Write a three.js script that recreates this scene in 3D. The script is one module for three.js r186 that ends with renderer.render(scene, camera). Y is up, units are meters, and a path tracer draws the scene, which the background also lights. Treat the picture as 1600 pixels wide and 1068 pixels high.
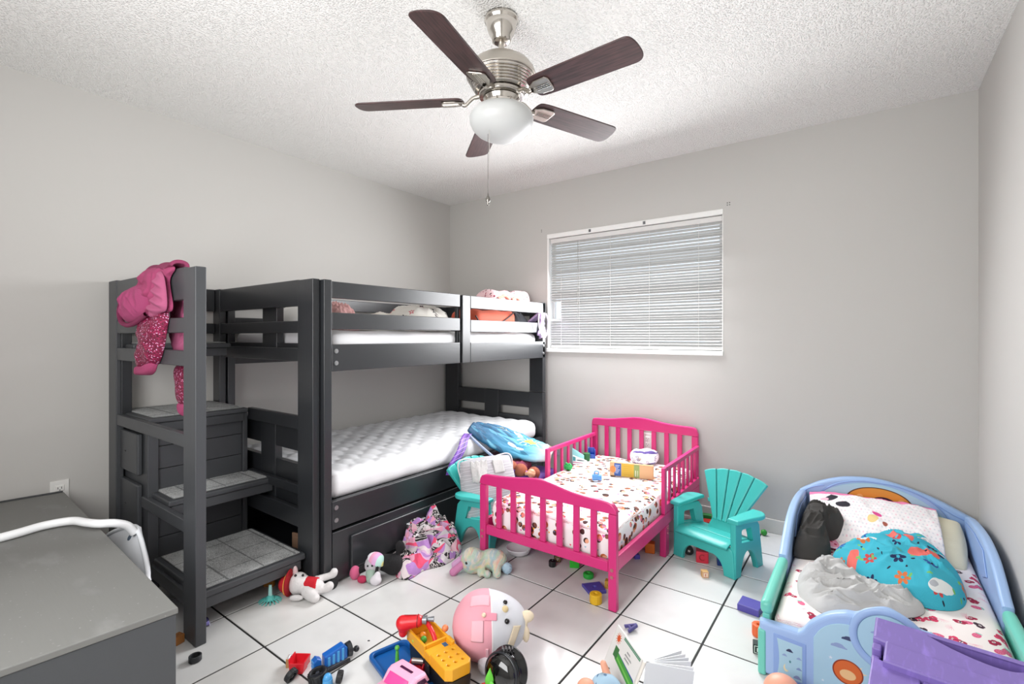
import * as THREE from 'three';
import { RoundedBoxGeometry } from 'three/addons/geometries/RoundedBoxGeometry.js';
import { mergeGeometries, mergeVertices, toCreasedNormals } from 'three/addons/utils/BufferGeometryUtils.js';
import { RectAreaLightUniformsLib } from 'three/addons/lights/RectAreaLightUniformsLib.js';
import { createNoise3D } from 'simplex-noise';

// ---------- camera, sky, lights, exposure ----------
const scene = new THREE.Scene();
const ROOM = { w: 3.628, h: 2.44, d: 3.78 };
const camera = new THREE.PerspectiveCamera(2 * Math.atan(534 / 753.5) * 180 / Math.PI, 1600 / 1068, 0.03, 60);
camera.position.set(3.176, 1.2048, 3.331);
camera.rotation.set(0, 36.326 * Math.PI / 180, 0);
camera.setViewOffset(1600, 1068, 0, 8.9, 1600, 1068);
scene.add(camera);
const renderer = new THREE.WebGLRenderer({ antialias: true });
renderer.toneMapping = THREE.LinearToneMapping;
renderer.toneMappingExposure = 0.95;
renderer.shadowMap.enabled = true;
RectAreaLightUniformsLib.init();
scene.background = new THREE.Color(0.82, 0.91, 1.0);
scene.backgroundIntensity = 1.35;
const WIN = { x0: 1.082, x1: 2.427, y0: 1.078, y1: 2.032 };      // the window in the back wall
const WIN2 = { x0: 1.3, x1: 3.0, y0: 0.75, y1: 2.1 };          // unseen window behind the camera, placed to light near sides and walls
{ // daylight entering by the two windows, the rear one out of view
  // the slats turn the sky's light down into the room: four strips, each leaning with them
  for (let k = 0; k < 4; k++) {
    const h = (WIN.y1 - WIN.y0 - 0.1) / 4, a = new THREE.RectAreaLight(new THREE.Color(0.97, 0.98, 1.0), 18, WIN.x1 - WIN.x0 - 0.06, h * 0.96);
    a.position.set((WIN.x0 + WIN.x1) / 2, WIN.y0 + 0.05 + h * (k + 0.5), 0.07); a.lookAt(a.position.x, a.position.y - 0.52, 1.07); a.name = `window_daylight_${k + 1}`; scene.add(a);
  }
  const b = new THREE.RectAreaLight(new THREE.Color(1.0, 0.985, 0.97), 7.3, WIN2.x1 - WIN2.x0 - 0.06, WIN2.y1 - WIN2.y0 - 0.06);
  b.position.set((WIN2.x0 + WIN2.x1) / 2, (WIN2.y0 + WIN2.y1) / 2, ROOM.d - 0.02); b.lookAt(b.position.x, b.position.y, 0); b.name = 'unseen_window_daylight'; scene.add(b);  // out of view, lights near sides, back and right walls
}

// ---------- helpers ----------
let seed = 7;
const rnd = () => { seed = (seed * 1664525 + 1013904223) >>> 0; return seed / 4294967296; };
const rr = (a, b) => a + (b - a) * rnd();
const noise = createNoise3D(rnd);
const fbm = (x, y, z, o = 4) => { let s = 0, a = 0.5, f = 1; for (let i = 0; i < o; i++) { s += a * noise(x * f, y * f, z * f); a *= 0.5; f *= 2.03; } return s; };
const sat = (v, a = 0, b = 1) => Math.min(b, Math.max(a, v));
const mix = (a, b, t) => a + (b - a) * t;
const smooth = (a, b, v) => { const t = sat((v - a) / (b - a)); return t * t * (3 - 2 * t); };
const V = (x, y, z) => new THREE.Vector3(x, y, z);
const used = new Map();
function numbered(n) { const k = used.get(n) || 0; used.set(n, k + 1); return k ? `${n}_${String(k).padStart(3, '0')}` : n; }
function thing(name, label, category, at = [0, 0, 0], ry = 0, group) {
  const o = new THREE.Group(); o.name = numbered(name); scene.add(o);
  o.position.set(...at); o.rotation.y = ry; o.userData = { label, category, kind: 'thing' };
  if (group) o.userData.group = group;
  return o;
}
function prep(g) {
  if (g.index) g = g.toNonIndexed(); else g = g.clone();
  for (const k of Object.keys(g.attributes)) if (!['position', 'normal', 'uv'].includes(k)) g.deleteAttribute(k);
  if (!g.attributes.normal) g.computeVertexNormals();
  if (!g.attributes.uv) boxuv(g);
  return g;
}
const join = (list) => list.length === 1 ? list[0] : mergeGeometries(list.map(prep));
function P(parent, name, geo, mat, label) {
  const m = new THREE.Mesh(Array.isArray(geo) ? join(geo) : geo, mat); m.name = name; m.castShadow = m.receiveShadow = true;
  if (label) m.userData.label = label;
  parent.add(m); return m;
}
function struct(name, geo, mat, parent = scene) { const m = P(parent, name, geo, mat); if (parent === scene) { m.name = numbered(name); m.userData.kind = 'structure'; } return m; }
function one(name, label, category, geo, mat, at = [0, 0, 0], ry = 0, group) { // a thing that is a single mesh
  const m = P(scene, numbered(name), geo, mat); m.position.set(...at); m.rotation.y = ry; m.userData = { label, category, kind: 'thing' };
  if (group) m.userData.group = group; return m;
}
function boxuv(g, s = 1) { // uv in metres from the dominant axis of each face
  const p = g.attributes.position, n = g.attributes.normal, uv = new Float32Array(p.count * 2);
  for (let i = 0; i < p.count; i++) {
    const ax = Math.abs(n.getX(i)), ay = Math.abs(n.getY(i)), az = Math.abs(n.getZ(i));
    let u, v; if (ay >= ax && ay >= az) { u = p.getX(i); v = p.getZ(i); } else if (ax >= az) { u = p.getZ(i); v = p.getY(i); } else { u = p.getX(i); v = p.getY(i); }
    uv[2 * i] = u * s; uv[2 * i + 1] = v * s;
  }
  g.setAttribute('uv', new THREE.BufferAttribute(uv, 2)); return g;
}
// box from corner to corner with rounded edges; grain runs along its longest side
function bx(x0, x1, y0, y1, z0, z1, r = 0.004) {
  const w = x1 - x0, h = y1 - y0, d = z1 - z0; r = Math.min(r, w / 2.01, h / 2.01, d / 2.01);
  const g = prep(r > 0 ? new RoundedBoxGeometry(w, h, d, 1, r) : new THREE.BoxGeometry(w, h, d));
  g.translate((x0 + x1) / 2, (y0 + y1) / 2, (z0 + z1) / 2); boxuv(g);
  if (h > w && h > d || d > w && d > h && false) { const uv = g.attributes.uv; for (let i = 0; i < uv.count; i++) { const a = uv.getX(i); uv.setXY(i, uv.getY(i), a); } }
  return g;
}
const cyl = (r0, r1, h, n = 24, x = 0, y = 0, z = 0) => new THREE.CylinderGeometry(r0, r1, h, n).translate(x, y, z);
const sph = (r, x = 0, y = 0, z = 0, n = 20) => new THREE.SphereGeometry(r, n, Math.ceil(n * 0.7)).translate(x, y, z);
const lathe = (pts, n = 40) => new THREE.LatheGeometry(pts.map((p) => new THREE.Vector2(...p)), n);
const tube = (pts, r, seg = 40, rad = 10, closed = false) => new THREE.TubeGeometry(new THREE.CatmullRomCurve3(pts.map((p) => V(...p)), closed, 'centripetal'), seg, r, rad, closed);
function shapeOf(pts) { const s = new THREE.Shape(); pts.forEach((p, i) => i ? s.lineTo(p[0], p[1]) : s.moveTo(p[0], p[1])); s.closePath(); return s; }
function ext(shape, depth, bevel = 0.004, seg = 2, curve = 12) { // extrude along +z, bevel kept inside the depth
  const s = Array.isArray(shape) ? shapeOf(shape) : shape;
  return new THREE.ExtrudeGeometry(s, { depth: Math.max(depth - 2 * bevel, 1e-4), bevelEnabled: bevel > 0, bevelThickness: bevel, bevelSize: bevel, bevelOffset: -bevel, bevelSegments: seg, curveSegments: curve }).translate(0, 0, bevel);
}
// a subdivided box with corners rounded by r, then moved by disp(p, n) -> p
function soft(w, h, d, r, seg, disp) {
  let g = new THREE.BoxGeometry(w, h, d, ...seg); const uv0 = g.attributes.uv; g.deleteAttribute('uv'); g.deleteAttribute('normal'); g = mergeVertices(g, 1e-5);
  const p = g.attributes.position, v = V(0, 0, 0), c = V(0, 0, 0), hw = w / 2 - r, hh = h / 2 - Math.min(r, h / 2), hd = d / 2 - r;
  for (let i = 0; i < p.count; i++) {
    v.fromBufferAttribute(p, i); c.set(sat(v.x, -hw, hw), sat(v.y, -hh, hh), sat(v.z, -hd, hd)); const o = v.clone().sub(c), q = o.length();
    if (q > 1e-9) { o.multiplyScalar(1 / q); const ry = Math.min(r, h / 2); v.set(c.x + o.x * r, c.y + o.y * ry, c.z + o.z * r); } else o.set(0, 1, 0);
    if (disp) disp(v, o);
    p.setXYZ(i, v.x, v.y, v.z);
  }
  g.computeVertexNormals(); g = g.toNonIndexed(); return boxuv(g);
}
// closed heap of cloth over an outline [[x,z]...]; height(u, x, z) with u = 0 centre, 1 edge
function heap(outline, height, opt = {}) {
  const N = opt.n || 110, M = opt.m || 40, cur = new THREE.CatmullRomCurve3(outline.map(([x, z]) => V(x, 0, z)), true, 'centripetal'), b = cur.getSpacedPoints(N);
  let cx = opt.c ? opt.c[0] : 0, cz = opt.c ? opt.c[1] : 0; if (!opt.c) { for (const q of b) { cx += q.x / b.length; cz += q.z / b.length; } }
  const pos = [], idx = [], arc = new Float32Array(N), uvs = [[cx, cz]];
  pos.push(cx, height(0, cx, cz), cz);
  for (let j = 1; j <= M; j++) for (let i = 0; i < N; i++) { const u = j / M, x = cx + (b[i].x - cx) * u, z = cz + (b[i].z - cz) * u, y = Math.max(0.002, height(u, x, z)), q = j > 1 ? 3 * (1 + (j - 2) * N + i) : 0, R = Math.hypot(b[i].x - cx, b[i].z - cz); arc[i] += mix(Math.hypot(x - pos[q], y - pos[q + 1], z - pos[q + 2]), R / M, 0.35); uvs.push([cx + (b[i].x - cx) / R * arc[i], cz + (b[i].z - cz) / R * arc[i]]); pos.push(x, y, z); }
  for (let i = 0; i < N; i++) idx.push(0, 1 + (i + 1) % N, 1 + i);
  for (let j = 1; j < M; j++) for (let i = 0; i < N; i++) { const a = 1 + (j - 1) * N + i, a2 = 1 + (j - 1) * N + (i + 1) % N, c = a + N, c2 = a2 + N; idx.push(a, a2, c, a2, c2, c); }
  const base = pos.length / 3; for (let i = 0; i < N; i++) { const q = 1 + (M - 1) * N + i; pos.push(pos[3 * q], 0, pos[3 * q + 2]); }
  pos.push(cx, 0, cz); const cc = pos.length / 3 - 1;
  for (let i = 0; i < N; i++) { const a = 1 + (M - 1) * N + i, a2 = 1 + (M - 1) * N + (i + 1) % N, c = base + i, c2 = base + (i + 1) % N; idx.push(a, a2, c, a2, c2, c, c, c2, cc); }
  const g = finish(pos, idx, opt), uv = g.attributes.uv; if (!opt.uv) for (let i = 0; i < uvs.length; i++) uv.setXY(i, ...uvs[i]);
  return g;
}
function finish(pos, idx, opt = {}) {
  const g = new THREE.BufferGeometry(); g.setAttribute('position', new THREE.Float32BufferAttribute(pos, 3)); g.setIndex(idx); g.computeVertexNormals();
  if (g.attributes.normal.getY(0) < 0 && !opt.keep) { g.setIndex(idx.slice().reverse()); g.computeVertexNormals(); }
  const uv = new Float32Array(pos.length / 3 * 2);
  for (let i = 0; i < pos.length / 3; i++) { const f = opt.uv ? opt.uv(pos[3 * i], pos[3 * i + 1], pos[3 * i + 2]) : [pos[3 * i], pos[3 * i + 2] + 0.6 * pos[3 * i + 1]]; uv[2 * i] = f[0]; uv[2 * i + 1] = f[1]; }
  g.setAttribute('uv', new THREE.BufferAttribute(uv, 2)); return g;
}
// ridged folds of cloth
function folds(x, z, f, ang, k = 1) {
  const c = Math.cos(ang), s = Math.sin(ang), wx = x + 0.035 * noise(x * 7, 1.7, z * 7), wz = z + 0.035 * noise(x * 7, 5.1, z * 7);
  const a = wx * c + wz * s, b = -wx * s + wz * c, n1 = 1 - Math.abs(noise(a * f, b * f * 0.35, k * 3.1)), n2 = 1 - Math.abs(noise(a * f * 2.1, b * f, k * 7.7 + 4));
  return (n1 * n1 * 0.7 + n2 * n2 * 0.3) - 0.4;
}
// two-sided sheet of cloth or card, f(u, v) -> [x, y, z]
function sheet(f, nu, nv, th, uvs = [1, 1]) {
  const A = []; for (let j = 0; j <= nv; j++) for (let i = 0; i <= nu; i++) A.push(V(...f(i / nu, j / nv)));
  const at = (i, j) => A[sat(j, 0, nv) * (nu + 1) + sat(i, 0, nu)], pos = [], uv = [], idx = [], W = nu + 1, H = nv + 1, nrm = [];
  for (let j = 0; j < H; j++) for (let i = 0; i < W; i++) nrm.push(at(i + 1, j).clone().sub(at(i - 1, j)).cross(at(i, j + 1).clone().sub(at(i, j - 1))).normalize());
  for (const s of [1, -1]) for (let k = 0; k < W * H; k++) { const p = A[k].clone().addScaledVector(nrm[k], s * th / 2); pos.push(p.x, p.y, p.z); uv.push((k % W) / nu * uvs[0], Math.floor(k / W) / nv * uvs[1]); }
  const q = (a, b, c, d) => idx.push(a, b, c, a, c, d), O = W * H;
  for (let j = 0; j < nv; j++) for (let i = 0; i < nu; i++) { const a = j * W + i; q(a, a + 1, a + W + 1, a + W); q(O + a + W, O + a + W + 1, O + a + 1, O + a); }
  for (let i = 0; i < nu; i++) { q(i + O, i + 1 + O, i + 1, i); const a = nv * W + i; q(a, a + 1, a + 1 + O, a + O); }
  for (let j = 0; j < nv; j++) { const a = j * W; q(a, a + W, a + W + O, a + O); const b = a + nu; q(b + O, b + W + O, b + W, b); }
  const g = new THREE.BufferGeometry(); g.setAttribute('position', new THREE.Float32BufferAttribute(pos, 3)); g.setAttribute('uv', new THREE.Float32BufferAttribute(uv, 2)); g.setIndex(idx); g.computeVertexNormals(); return g;
}
// surface nets over a distance field
function field(fn, lo, hi, cell) {
  const n = [0, 1, 2].map((k) => Math.ceil((hi[k] - lo[k]) / cell) + 1), [a, b, c] = n, val = new Float32Array(a * b * c), I = (i, j, k) => i + a * (j + b * k);
  for (let k = 0; k < c; k++) for (let j = 0; j < b; j++) for (let i = 0; i < a; i++) val[I(i, j, k)] = fn(lo[0] + i * cell, lo[1] + j * cell, lo[2] + k * cell);
  const vid = new Int32Array(a * b * c).fill(-1), pos = [], idx = [];
  const E = [[0, 1], [2, 3], [4, 5], [6, 7], [0, 2], [1, 3], [4, 6], [5, 7], [0, 4], [1, 5], [2, 6], [3, 7]];
  for (let k = 0; k < c - 1; k++) for (let j = 0; j < b - 1; j++) for (let i = 0; i < a - 1; i++) {
    let mask = 0; const v = []; for (let q = 0; q < 8; q++) { v[q] = val[I(i + (q & 1), j + (q >> 1 & 1), k + (q >> 2))]; if (v[q] < 0) mask |= 1 << q; }
    if (mask === 0 || mask === 255) continue;
    let sx = 0, sy = 0, sz = 0, m = 0;
    for (const [p, q] of E) if ((v[p] < 0) !== (v[q] < 0)) { const t = v[p] / (v[p] - v[q]); sx += mix(p & 1, q & 1, t); sy += mix(p >> 1 & 1, q >> 1 & 1, t); sz += mix(p >> 2, q >> 2, t); m++; }
    vid[I(i, j, k)] = pos.length / 3; pos.push(lo[0] + (i + sx / m) * cell, lo[1] + (j + sy / m) * cell, lo[2] + (k + sz / m) * cell);
  }
  const quad = (p, q, r, s, f) => { if (p < 0 || q < 0 || r < 0 || s < 0) return; f ? idx.push(p, q, r, p, r, s) : idx.push(p, r, q, p, s, r); };
  for (let k = 1; k < c - 1; k++) for (let j = 1; j < b - 1; j++) for (let i = 1; i < a - 1; i++) {
    const s0 = val[I(i, j, k)] < 0;
    if (s0 !== (val[I(i + 1, j, k)] < 0)) quad(vid[I(i, j - 1, k - 1)], vid[I(i, j, k - 1)], vid[I(i, j, k)], vid[I(i, j - 1, k)], s0);
    if (s0 !== (val[I(i, j + 1, k)] < 0)) quad(vid[I(i - 1, j, k - 1)], vid[I(i - 1, j, k)], vid[I(i, j, k)], vid[I(i, j, k - 1)], s0);
    if (s0 !== (val[I(i, j, k + 1)] < 0)) quad(vid[I(i - 1, j - 1, k)], vid[I(i, j - 1, k)], vid[I(i, j, k)], vid[I(i - 1, j, k)], s0);
  }
  return finish(pos, idx, { keep: 1, uv: (x, y, z) => [x + 0.4 * z, y + 0.6 * z] });
}
const smin = (a, b, k) => { const h = sat(0.5 + 0.5 * (b - a) / k); return mix(b, a, h) - k * h * (1 - h); };
const dS = (x, y, z, c, r) => Math.hypot(x - c[0], y - c[1], z - c[2]) - r;
const dE = (x, y, z, c, r) => { const k = Math.hypot((x - c[0]) / r[0], (y - c[1]) / r[1], (z - c[2]) / r[2]); return (k - 1) * Math.min(...r); };
const dC = (x, y, z, a, b, r0, r1 = r0) => { const bx_ = b[0] - a[0], by = b[1] - a[1], bz = b[2] - a[2], t = sat(((x - a[0]) * bx_ + (y - a[1]) * by + (z - a[2]) * bz) / (bx_ * bx_ + by * by + bz * bz)); return Math.hypot(x - a[0] - t * bx_, y - a[1] - t * by, z - a[2] - t * bz) - mix(r0, r1, t); };

// ---------- materials ----------
const cache = new Map();
function mm(hex, rough = 0.6, metal = 0, extra) {
  const k = hex + '|' + rough + '|' + metal; if (!extra && cache.has(k)) return cache.get(k);
  const m = extra && (extra.clearcoat || extra.sheen || extra.transmission) ? new THREE.MeshPhysicalMaterial({ color: hex, roughness: rough, metalness: metal, ...extra }) : new THREE.MeshStandardMaterial({ color: hex, roughness: rough, metalness: metal, ...extra });
  if (!extra) cache.set(k, m); return m;
}
function canvasTex(w, h, draw, sx = 1, sy = 1, color = true) { // sx, sy: metres the picture covers
  const c = document.createElement('canvas'); c.width = w; c.height = h; const x = c.getContext('2d'); draw(x, w, h);
  const t = new THREE.CanvasTexture(c); t.wrapS = t.wrapT = THREE.RepeatWrapping; if (color) t.colorSpace = THREE.SRGBColorSpace; t.repeat.set(1 / sx, 1 / sy); t.anisotropy = 8; return t;
}
function dataTex(n, fn, size, color = false) { // fn(u, v) -> 0..1 or [r,g,b]; tiles are not required
  const d = new Uint8Array(n * n * 4);
  for (let j = 0; j < n; j++) for (let i = 0; i < n; i++) { const v = fn(i / n, j / n), o = 4 * (j * n + i); if (Array.isArray(v)) { d[o] = 255 * sat(v[0]); d[o + 1] = 255 * sat(v[1]); d[o + 2] = 255 * sat(v[2]); } else d[o] = d[o + 1] = d[o + 2] = 255 * sat(v); d[o + 3] = 255; }
  const t = new THREE.DataTexture(d, n, n); t.wrapS = t.wrapT = THREE.MirroredRepeatWrapping; t.magFilter = THREE.LinearFilter; t.minFilter = THREE.LinearMipmapLinearFilter; t.generateMipmaps = true; t.repeat.set(1 / size, 1 / size); if (color) t.colorSpace = THREE.SRGBColorSpace; t.needsUpdate = true; return t;
}
const clothBump = dataTex(256, (u, v) => 0.5 + 0.5 * fbm(u * 40, v * 40, 2, 3), 0.12);
const fuzzBump = dataTex(256, (u, v) => 0.5 + 0.6 * fbm(u * 26, v * 26, 9, 4), 0.07);
const grainBump = dataTex(512, (u, v) => 0.5 + 0.35 * fbm(u * 6, v * 70, 4, 3) + 0.2 * fbm(u * 3, v * 9, 8, 2), 0.6);
const cloth = (hex, rough = 0.9, extra = {}) => mm(hex, rough, 0, { bumpMap: clothBump, bumpScale: 0.0008, ...extra });
const fuzz = (hex, extra = {}) => mm(hex, 0.95, 0, { bumpMap: fuzzBump, bumpScale: 0.0025, sheen: 0.35, sheenRoughness: 0.6, ...extra });
const plastic = (hex, rough = 0.38) => mm(hex, rough);
// ---------- the room ----------
const T_ = 0.12;
const wallTex = dataTex(256, (u, v) => 0.5 + 0.4 * fbm(u * 9, v * 9, 21, 5), 0.5);
const paint = (hex) => mm(hex, 0.62, 0, { bumpMap: wallTex, bumpScale: 0.0004 });
const wallMat = paint('#c4c2be'), trimWhite = mm('#f1f1ee', 0.45), white = mm('#f4f4f2', 0.4);
struct('wall_left', bx(-T_, 0, 0, ROOM.h, -T_, ROOM.d + T_, 0), wallMat);
struct('wall_right', bx(ROOM.w, ROOM.w + T_, 0, ROOM.h, -T_, ROOM.d + T_, 0), wallMat);
struct('wall_back', [bx(0, WIN.x0, 0, ROOM.h, -T_, 0, 0), bx(WIN.x1, ROOM.w, 0, ROOM.h, -T_, 0, 0), bx(WIN.x0, WIN.x1, 0, WIN.y0, -T_, 0, 0), bx(WIN.x0, WIN.x1, WIN.y1, ROOM.h, -T_, 0, 0)], wallMat);
struct('wall_near', [bx(0, WIN2.x0, 0, ROOM.h, ROOM.d, ROOM.d + T_, 0), bx(WIN2.x1, ROOM.w, 0, ROOM.h, ROOM.d, ROOM.d + T_, 0), bx(WIN2.x0, WIN2.x1, 0, WIN2.y0, ROOM.d, ROOM.d + T_, 0), bx(WIN2.x0, WIN2.x1, WIN2.y1, ROOM.h, ROOM.d, ROOM.d + T_, 0)], wallMat);
{ // sprayed popcorn ceiling
  const cell = 64, pts = []; for (let i = 0; i < cell * cell; i++) pts.push([rnd(), rnd(), 0.25 + 0.75 * rnd()]);
  const pop = dataTex(512, (u, v) => {
    const U = u * cell, W = v * cell, ci = Math.floor(U), cj = Math.floor(W); let h = 0;
    for (let a = -1; a <= 1; a++) for (let b = -1; b <= 1; b++) { const i = ci + a, j = cj + b, q = pts[((i + cell) % cell) * cell + (j + cell) % cell], dx = i + q[0] - U, dy = j + q[1] - W; h = Math.max(h, q[2] * (1 - smooth(0.1, 0.5, Math.hypot(dx, dy)))); }
    return 0.1 + 0.8 * h + 0.08 * fbm(u * 60, v * 60, 3, 2);
  }, 0.5);
  struct('ceiling', bx(-T_, ROOM.w + T_, ROOM.h, ROOM.h + 0.1, -T_, ROOM.d + T_, 0), mm('#f3f2ef', 0.9, 0, { bumpMap: pop, bumpScale: 0.006 }));
}
{ // white square tiles with dark joints
  const S = 0.3415, X0 = 2.3155, Z0 = 1.7085, G = 0.004, fl = new THREE.Group(); fl.name = 'floor'; fl.userData.kind = 'structure'; scene.add(fl);
  P(fl, 'grout', bx(-T_, ROOM.w + T_, -0.12, -0.0025, -T_, ROOM.d + T_, 0), mm('#1d1c1b', 0.75));
  const marks = [dataTex(512, (u, v) => { const k = 1 - 0.035 * smooth(-0.2, 0.8, fbm(u * 4, v * 4, 31, 3)); return [0.865 * k, 0.865 * k, 0.86 * k]; }, 0.9, true)];
  const mats = ['#ffffff', '#fbfbfa', '#fdfcfa'].map((c) => mm(c, 0.2, 0, { map: marks[0] })), cells = new Map();
  for (let i = -8; i < 6; i++) for (let j = -7; j < 7; j++) {
    const x0 = Math.max(0, X0 + i * S + G), x1 = Math.min(ROOM.w, X0 + (i + 1) * S - G), z0 = Math.max(0, Z0 + j * S + G), z1 = Math.min(ROOM.d, Z0 + (j + 1) * S - G);
    if (x1 - x0 < 0.01 || z1 - z0 < 0.01) continue;
    P(fl, `tile${cells.size ? '_' + String(cells.size).padStart(3, '0') : ''}`, bx(x0, x1, -0.01, 0, z0, z1, 0.0016), mats[(i * 7 + j * 5 + 70) % 3]); cells.set(i + ',' + j, 1);
  }
}
struct('baseboard_back', bx(0.001, ROOM.w - 0.001, 0, 0.085, 0, 0.01, 0.003), mm('#d9d7d2', 0.35));
struct('baseboard_right', bx(ROOM.w - 0.01, ROOM.w, 0, 0.085, 0.011, ROOM.d, 0.003), mm('#d9d7d2', 0.35));
struct('baseboard_left', bx(0, 0.01, 0, 0.085, 0.011, ROOM.d, 0.003), mm('#d9d7d2', 0.35));
{ // window: white trim, aluminium sashes and glass
  const w = new THREE.Group(); w.name = 'window_1'; w.userData.kind = 'structure'; scene.add(w);
  const { x0, x1, y0, y1 } = WIN;
  P(w, 'window_trim', [bx(x0, x1, y1 - 0.036, y1, -0.1, 0.006), bx(x0, x0 + 0.016, y0 + 0.03, y1 - 0.036, -0.1, 0.004), bx(x1 - 0.006, x1, y0 + 0.03, y1 - 0.036, -0.1, 0.002, 0.002)], trimWhite);
  P(w, 'window_sill', bx(x0 - 0.004, x1 + 0.002, y0, y0 + 0.03, -0.1, 0.014), trimWhite);
  const al = mm('#eceded', 0.4), zf = [-0.098, -0.072];
  P(w, 'frame', [bx(x0 + 0.016, x0 + 0.03, y0 + 0.03, y1 - 0.036, ...zf), bx(x1 - 0.04, x1 - 0.006, y0 + 0.03, y1 - 0.036, ...zf), bx(x0 + 0.05, x1 - 0.04, y0 + 0.03, y0 + 0.065, ...zf), bx(x0 + 0.05, x1 - 0.04, y1 - 0.07, y1 - 0.036, ...zf), bx(x0 + 0.05, x1 - 0.04, 1.535, 1.575, ...zf)], al);
  for (const [a, b] of [[y0 + 0.065, 1.535], [1.575, y1 - 0.07]]) P(w, 'glass', bx(x0 + 0.03, x1 - 0.04, a, b, -0.087, -0.083, 0), mm('#ffffff', 0.02, 0, { transmission: 1, thickness: 0, ior: 1.45 }));
  const w2 = new THREE.Group(); w2.name = 'window_2'; w2.userData.kind = 'structure'; scene.add(w2);  // unseen window behind the camera
  const q = WIN2, d = ROOM.d;
  P(w2, 'frame', [bx(q.x0, q.x0 + 0.05, q.y0, q.y1, d + 0.03, d + 0.08), bx(q.x1 - 0.05, q.x1, q.y0, q.y1, d + 0.03, d + 0.08), bx(q.x0 + 0.05, q.x1 - 0.05, q.y0, q.y0 + 0.05, d + 0.03, d + 0.08), bx(q.x0 + 0.05, q.x1 - 0.05, q.y1 - 0.05, q.y1, d + 0.03, d + 0.08), bx(2.13, 2.17, q.y0 + 0.05, q.y1 - 0.05, d + 0.03, d + 0.08)], al);
  for (const [a, b] of [[q.x0 + 0.05, 2.13], [2.17, q.x1 - 0.05]]) P(w2, 'glass', bx(a, b, q.y0 + 0.05, q.y1 - 0.05, d + 0.053, d + 0.057, 0), mm('#ffffff', 0.02, 0, { transmission: 1, thickness: 0, ior: 1.45 }));
  // the blind
  const b = thing('window_blind', 'white horizontal mini blind closed over the window, a few slats broken at its left edge', 'window blind');
  const sl = new THREE.MeshPhysicalMaterial({ color: '#d6d6d4', roughness: 0.5, transmission: 0.12, thickness: 0, side: THREE.DoubleSide }), a0 = x0 + 0.024, a1 = x1 - 0.01;
  P(b, 'headrail', bx(a0, a1, y1 - 0.074, y1 - 0.04, -0.048, -0.012, 0.003), mm('#dcdbd8', 0.5));
  P(b, 'bottom_rail', bx(a0, a1, y0 + 0.034, y0 + 0.048, -0.045, -0.017, 0.004), mm('#cfcecb', 0.5));
  const slat = (xa, xb) => sheet((u, v) => { const t = (v - 0.5) * 0.0265, k = 0.0022 * (1 - Math.pow(2 * v - 1, 2)); return [mix(xa, xb, u), t * 0.755 - k * 0.6, -t * 0.655 + k * 0.8]; }, 1, 5, 0.0009);
  const full = slat(a0, a1), cut = slat(a0 + 0.088, a1), top = y1 - 0.085, bot = y0 + 0.06, n = 42;
  for (let i = 0; i < n; i++) { const y = mix(top, bot, i / (n - 1)); const m = P(b, i ? `slat_${String(i).padStart(3, '0')}` : 'slat', y < 1.492 && y > 1.345 ? cut : full, sl); m.position.set(0, y, -0.03); m.rotation.x = 0.012 * noise(i * 3.3, 0, 2); m.rotation.z = 0.0025 * noise(i * 0.31, 4, 1); }
  for (const x of [a0 + 0.1, 1.37, 1.63, 1.93, 2.27]) P(b, 'ladder_cord', [bx(x - 0.0012, x + 0.0012, y0 + 0.046, y1 - 0.07, -0.0155, -0.0135, 0), bx(x - 0.008, x + 0.008, y0 + 0.036, y0 + 0.046, -0.0165, -0.0145, 0)], mm('#e4e3df', 0.7));
  P(b, 'wand', tube([[1.36, y1 - 0.08, -0.006], [1.362, 1.6, -0.005], [1.36, 1.35, -0.006]], 0.0022, 12, 6), mm('#b9b8b4', 0.4));
  for (const x of [1.47, 1.9]) P(b, 'bracket', [bx(x - 0.009, x + 0.009, y1 - 0.03, y1 - 0.009, 0.006, 0.012, 0.002), cyl(0.004, 0.004, 0.004, 10).rotateX(Math.PI / 2).translate(x, y1 - 0.018, 0.014)], mm('#77787a', 0.4, 0.6));
  for (const [x, y, k] of [[2.452, 2.065, 4], [1.028, 2.075, 2]]) for (let i = 0; i < k; i++) one('wall_anchor', x > 2 ? ['dark screw hole in the wall beyond the window top right corner, upper left of four', 'dark screw hole in the wall beyond the window top right corner, upper right of four', 'dark screw hole in the wall beyond the window top right corner, lower left of four', 'dark screw hole in the wall beyond the window top right corner, lower right of four'][i] : ['upper small dark screw hole in the wall left of the window', 'lower small dark screw hole in the wall left of the window'][i], 'screw hole', cyl(0.0032, 0.0032, 0.003, 10).rotateX(Math.PI / 2), mm('#3a3a38', 0.7), [x + (i % 2) * 0.014 * (k > 2 ? 1 : 0), y - (k > 2 ? Math.floor(i / 2) : i) * 0.014, 0.001]);
}
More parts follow.
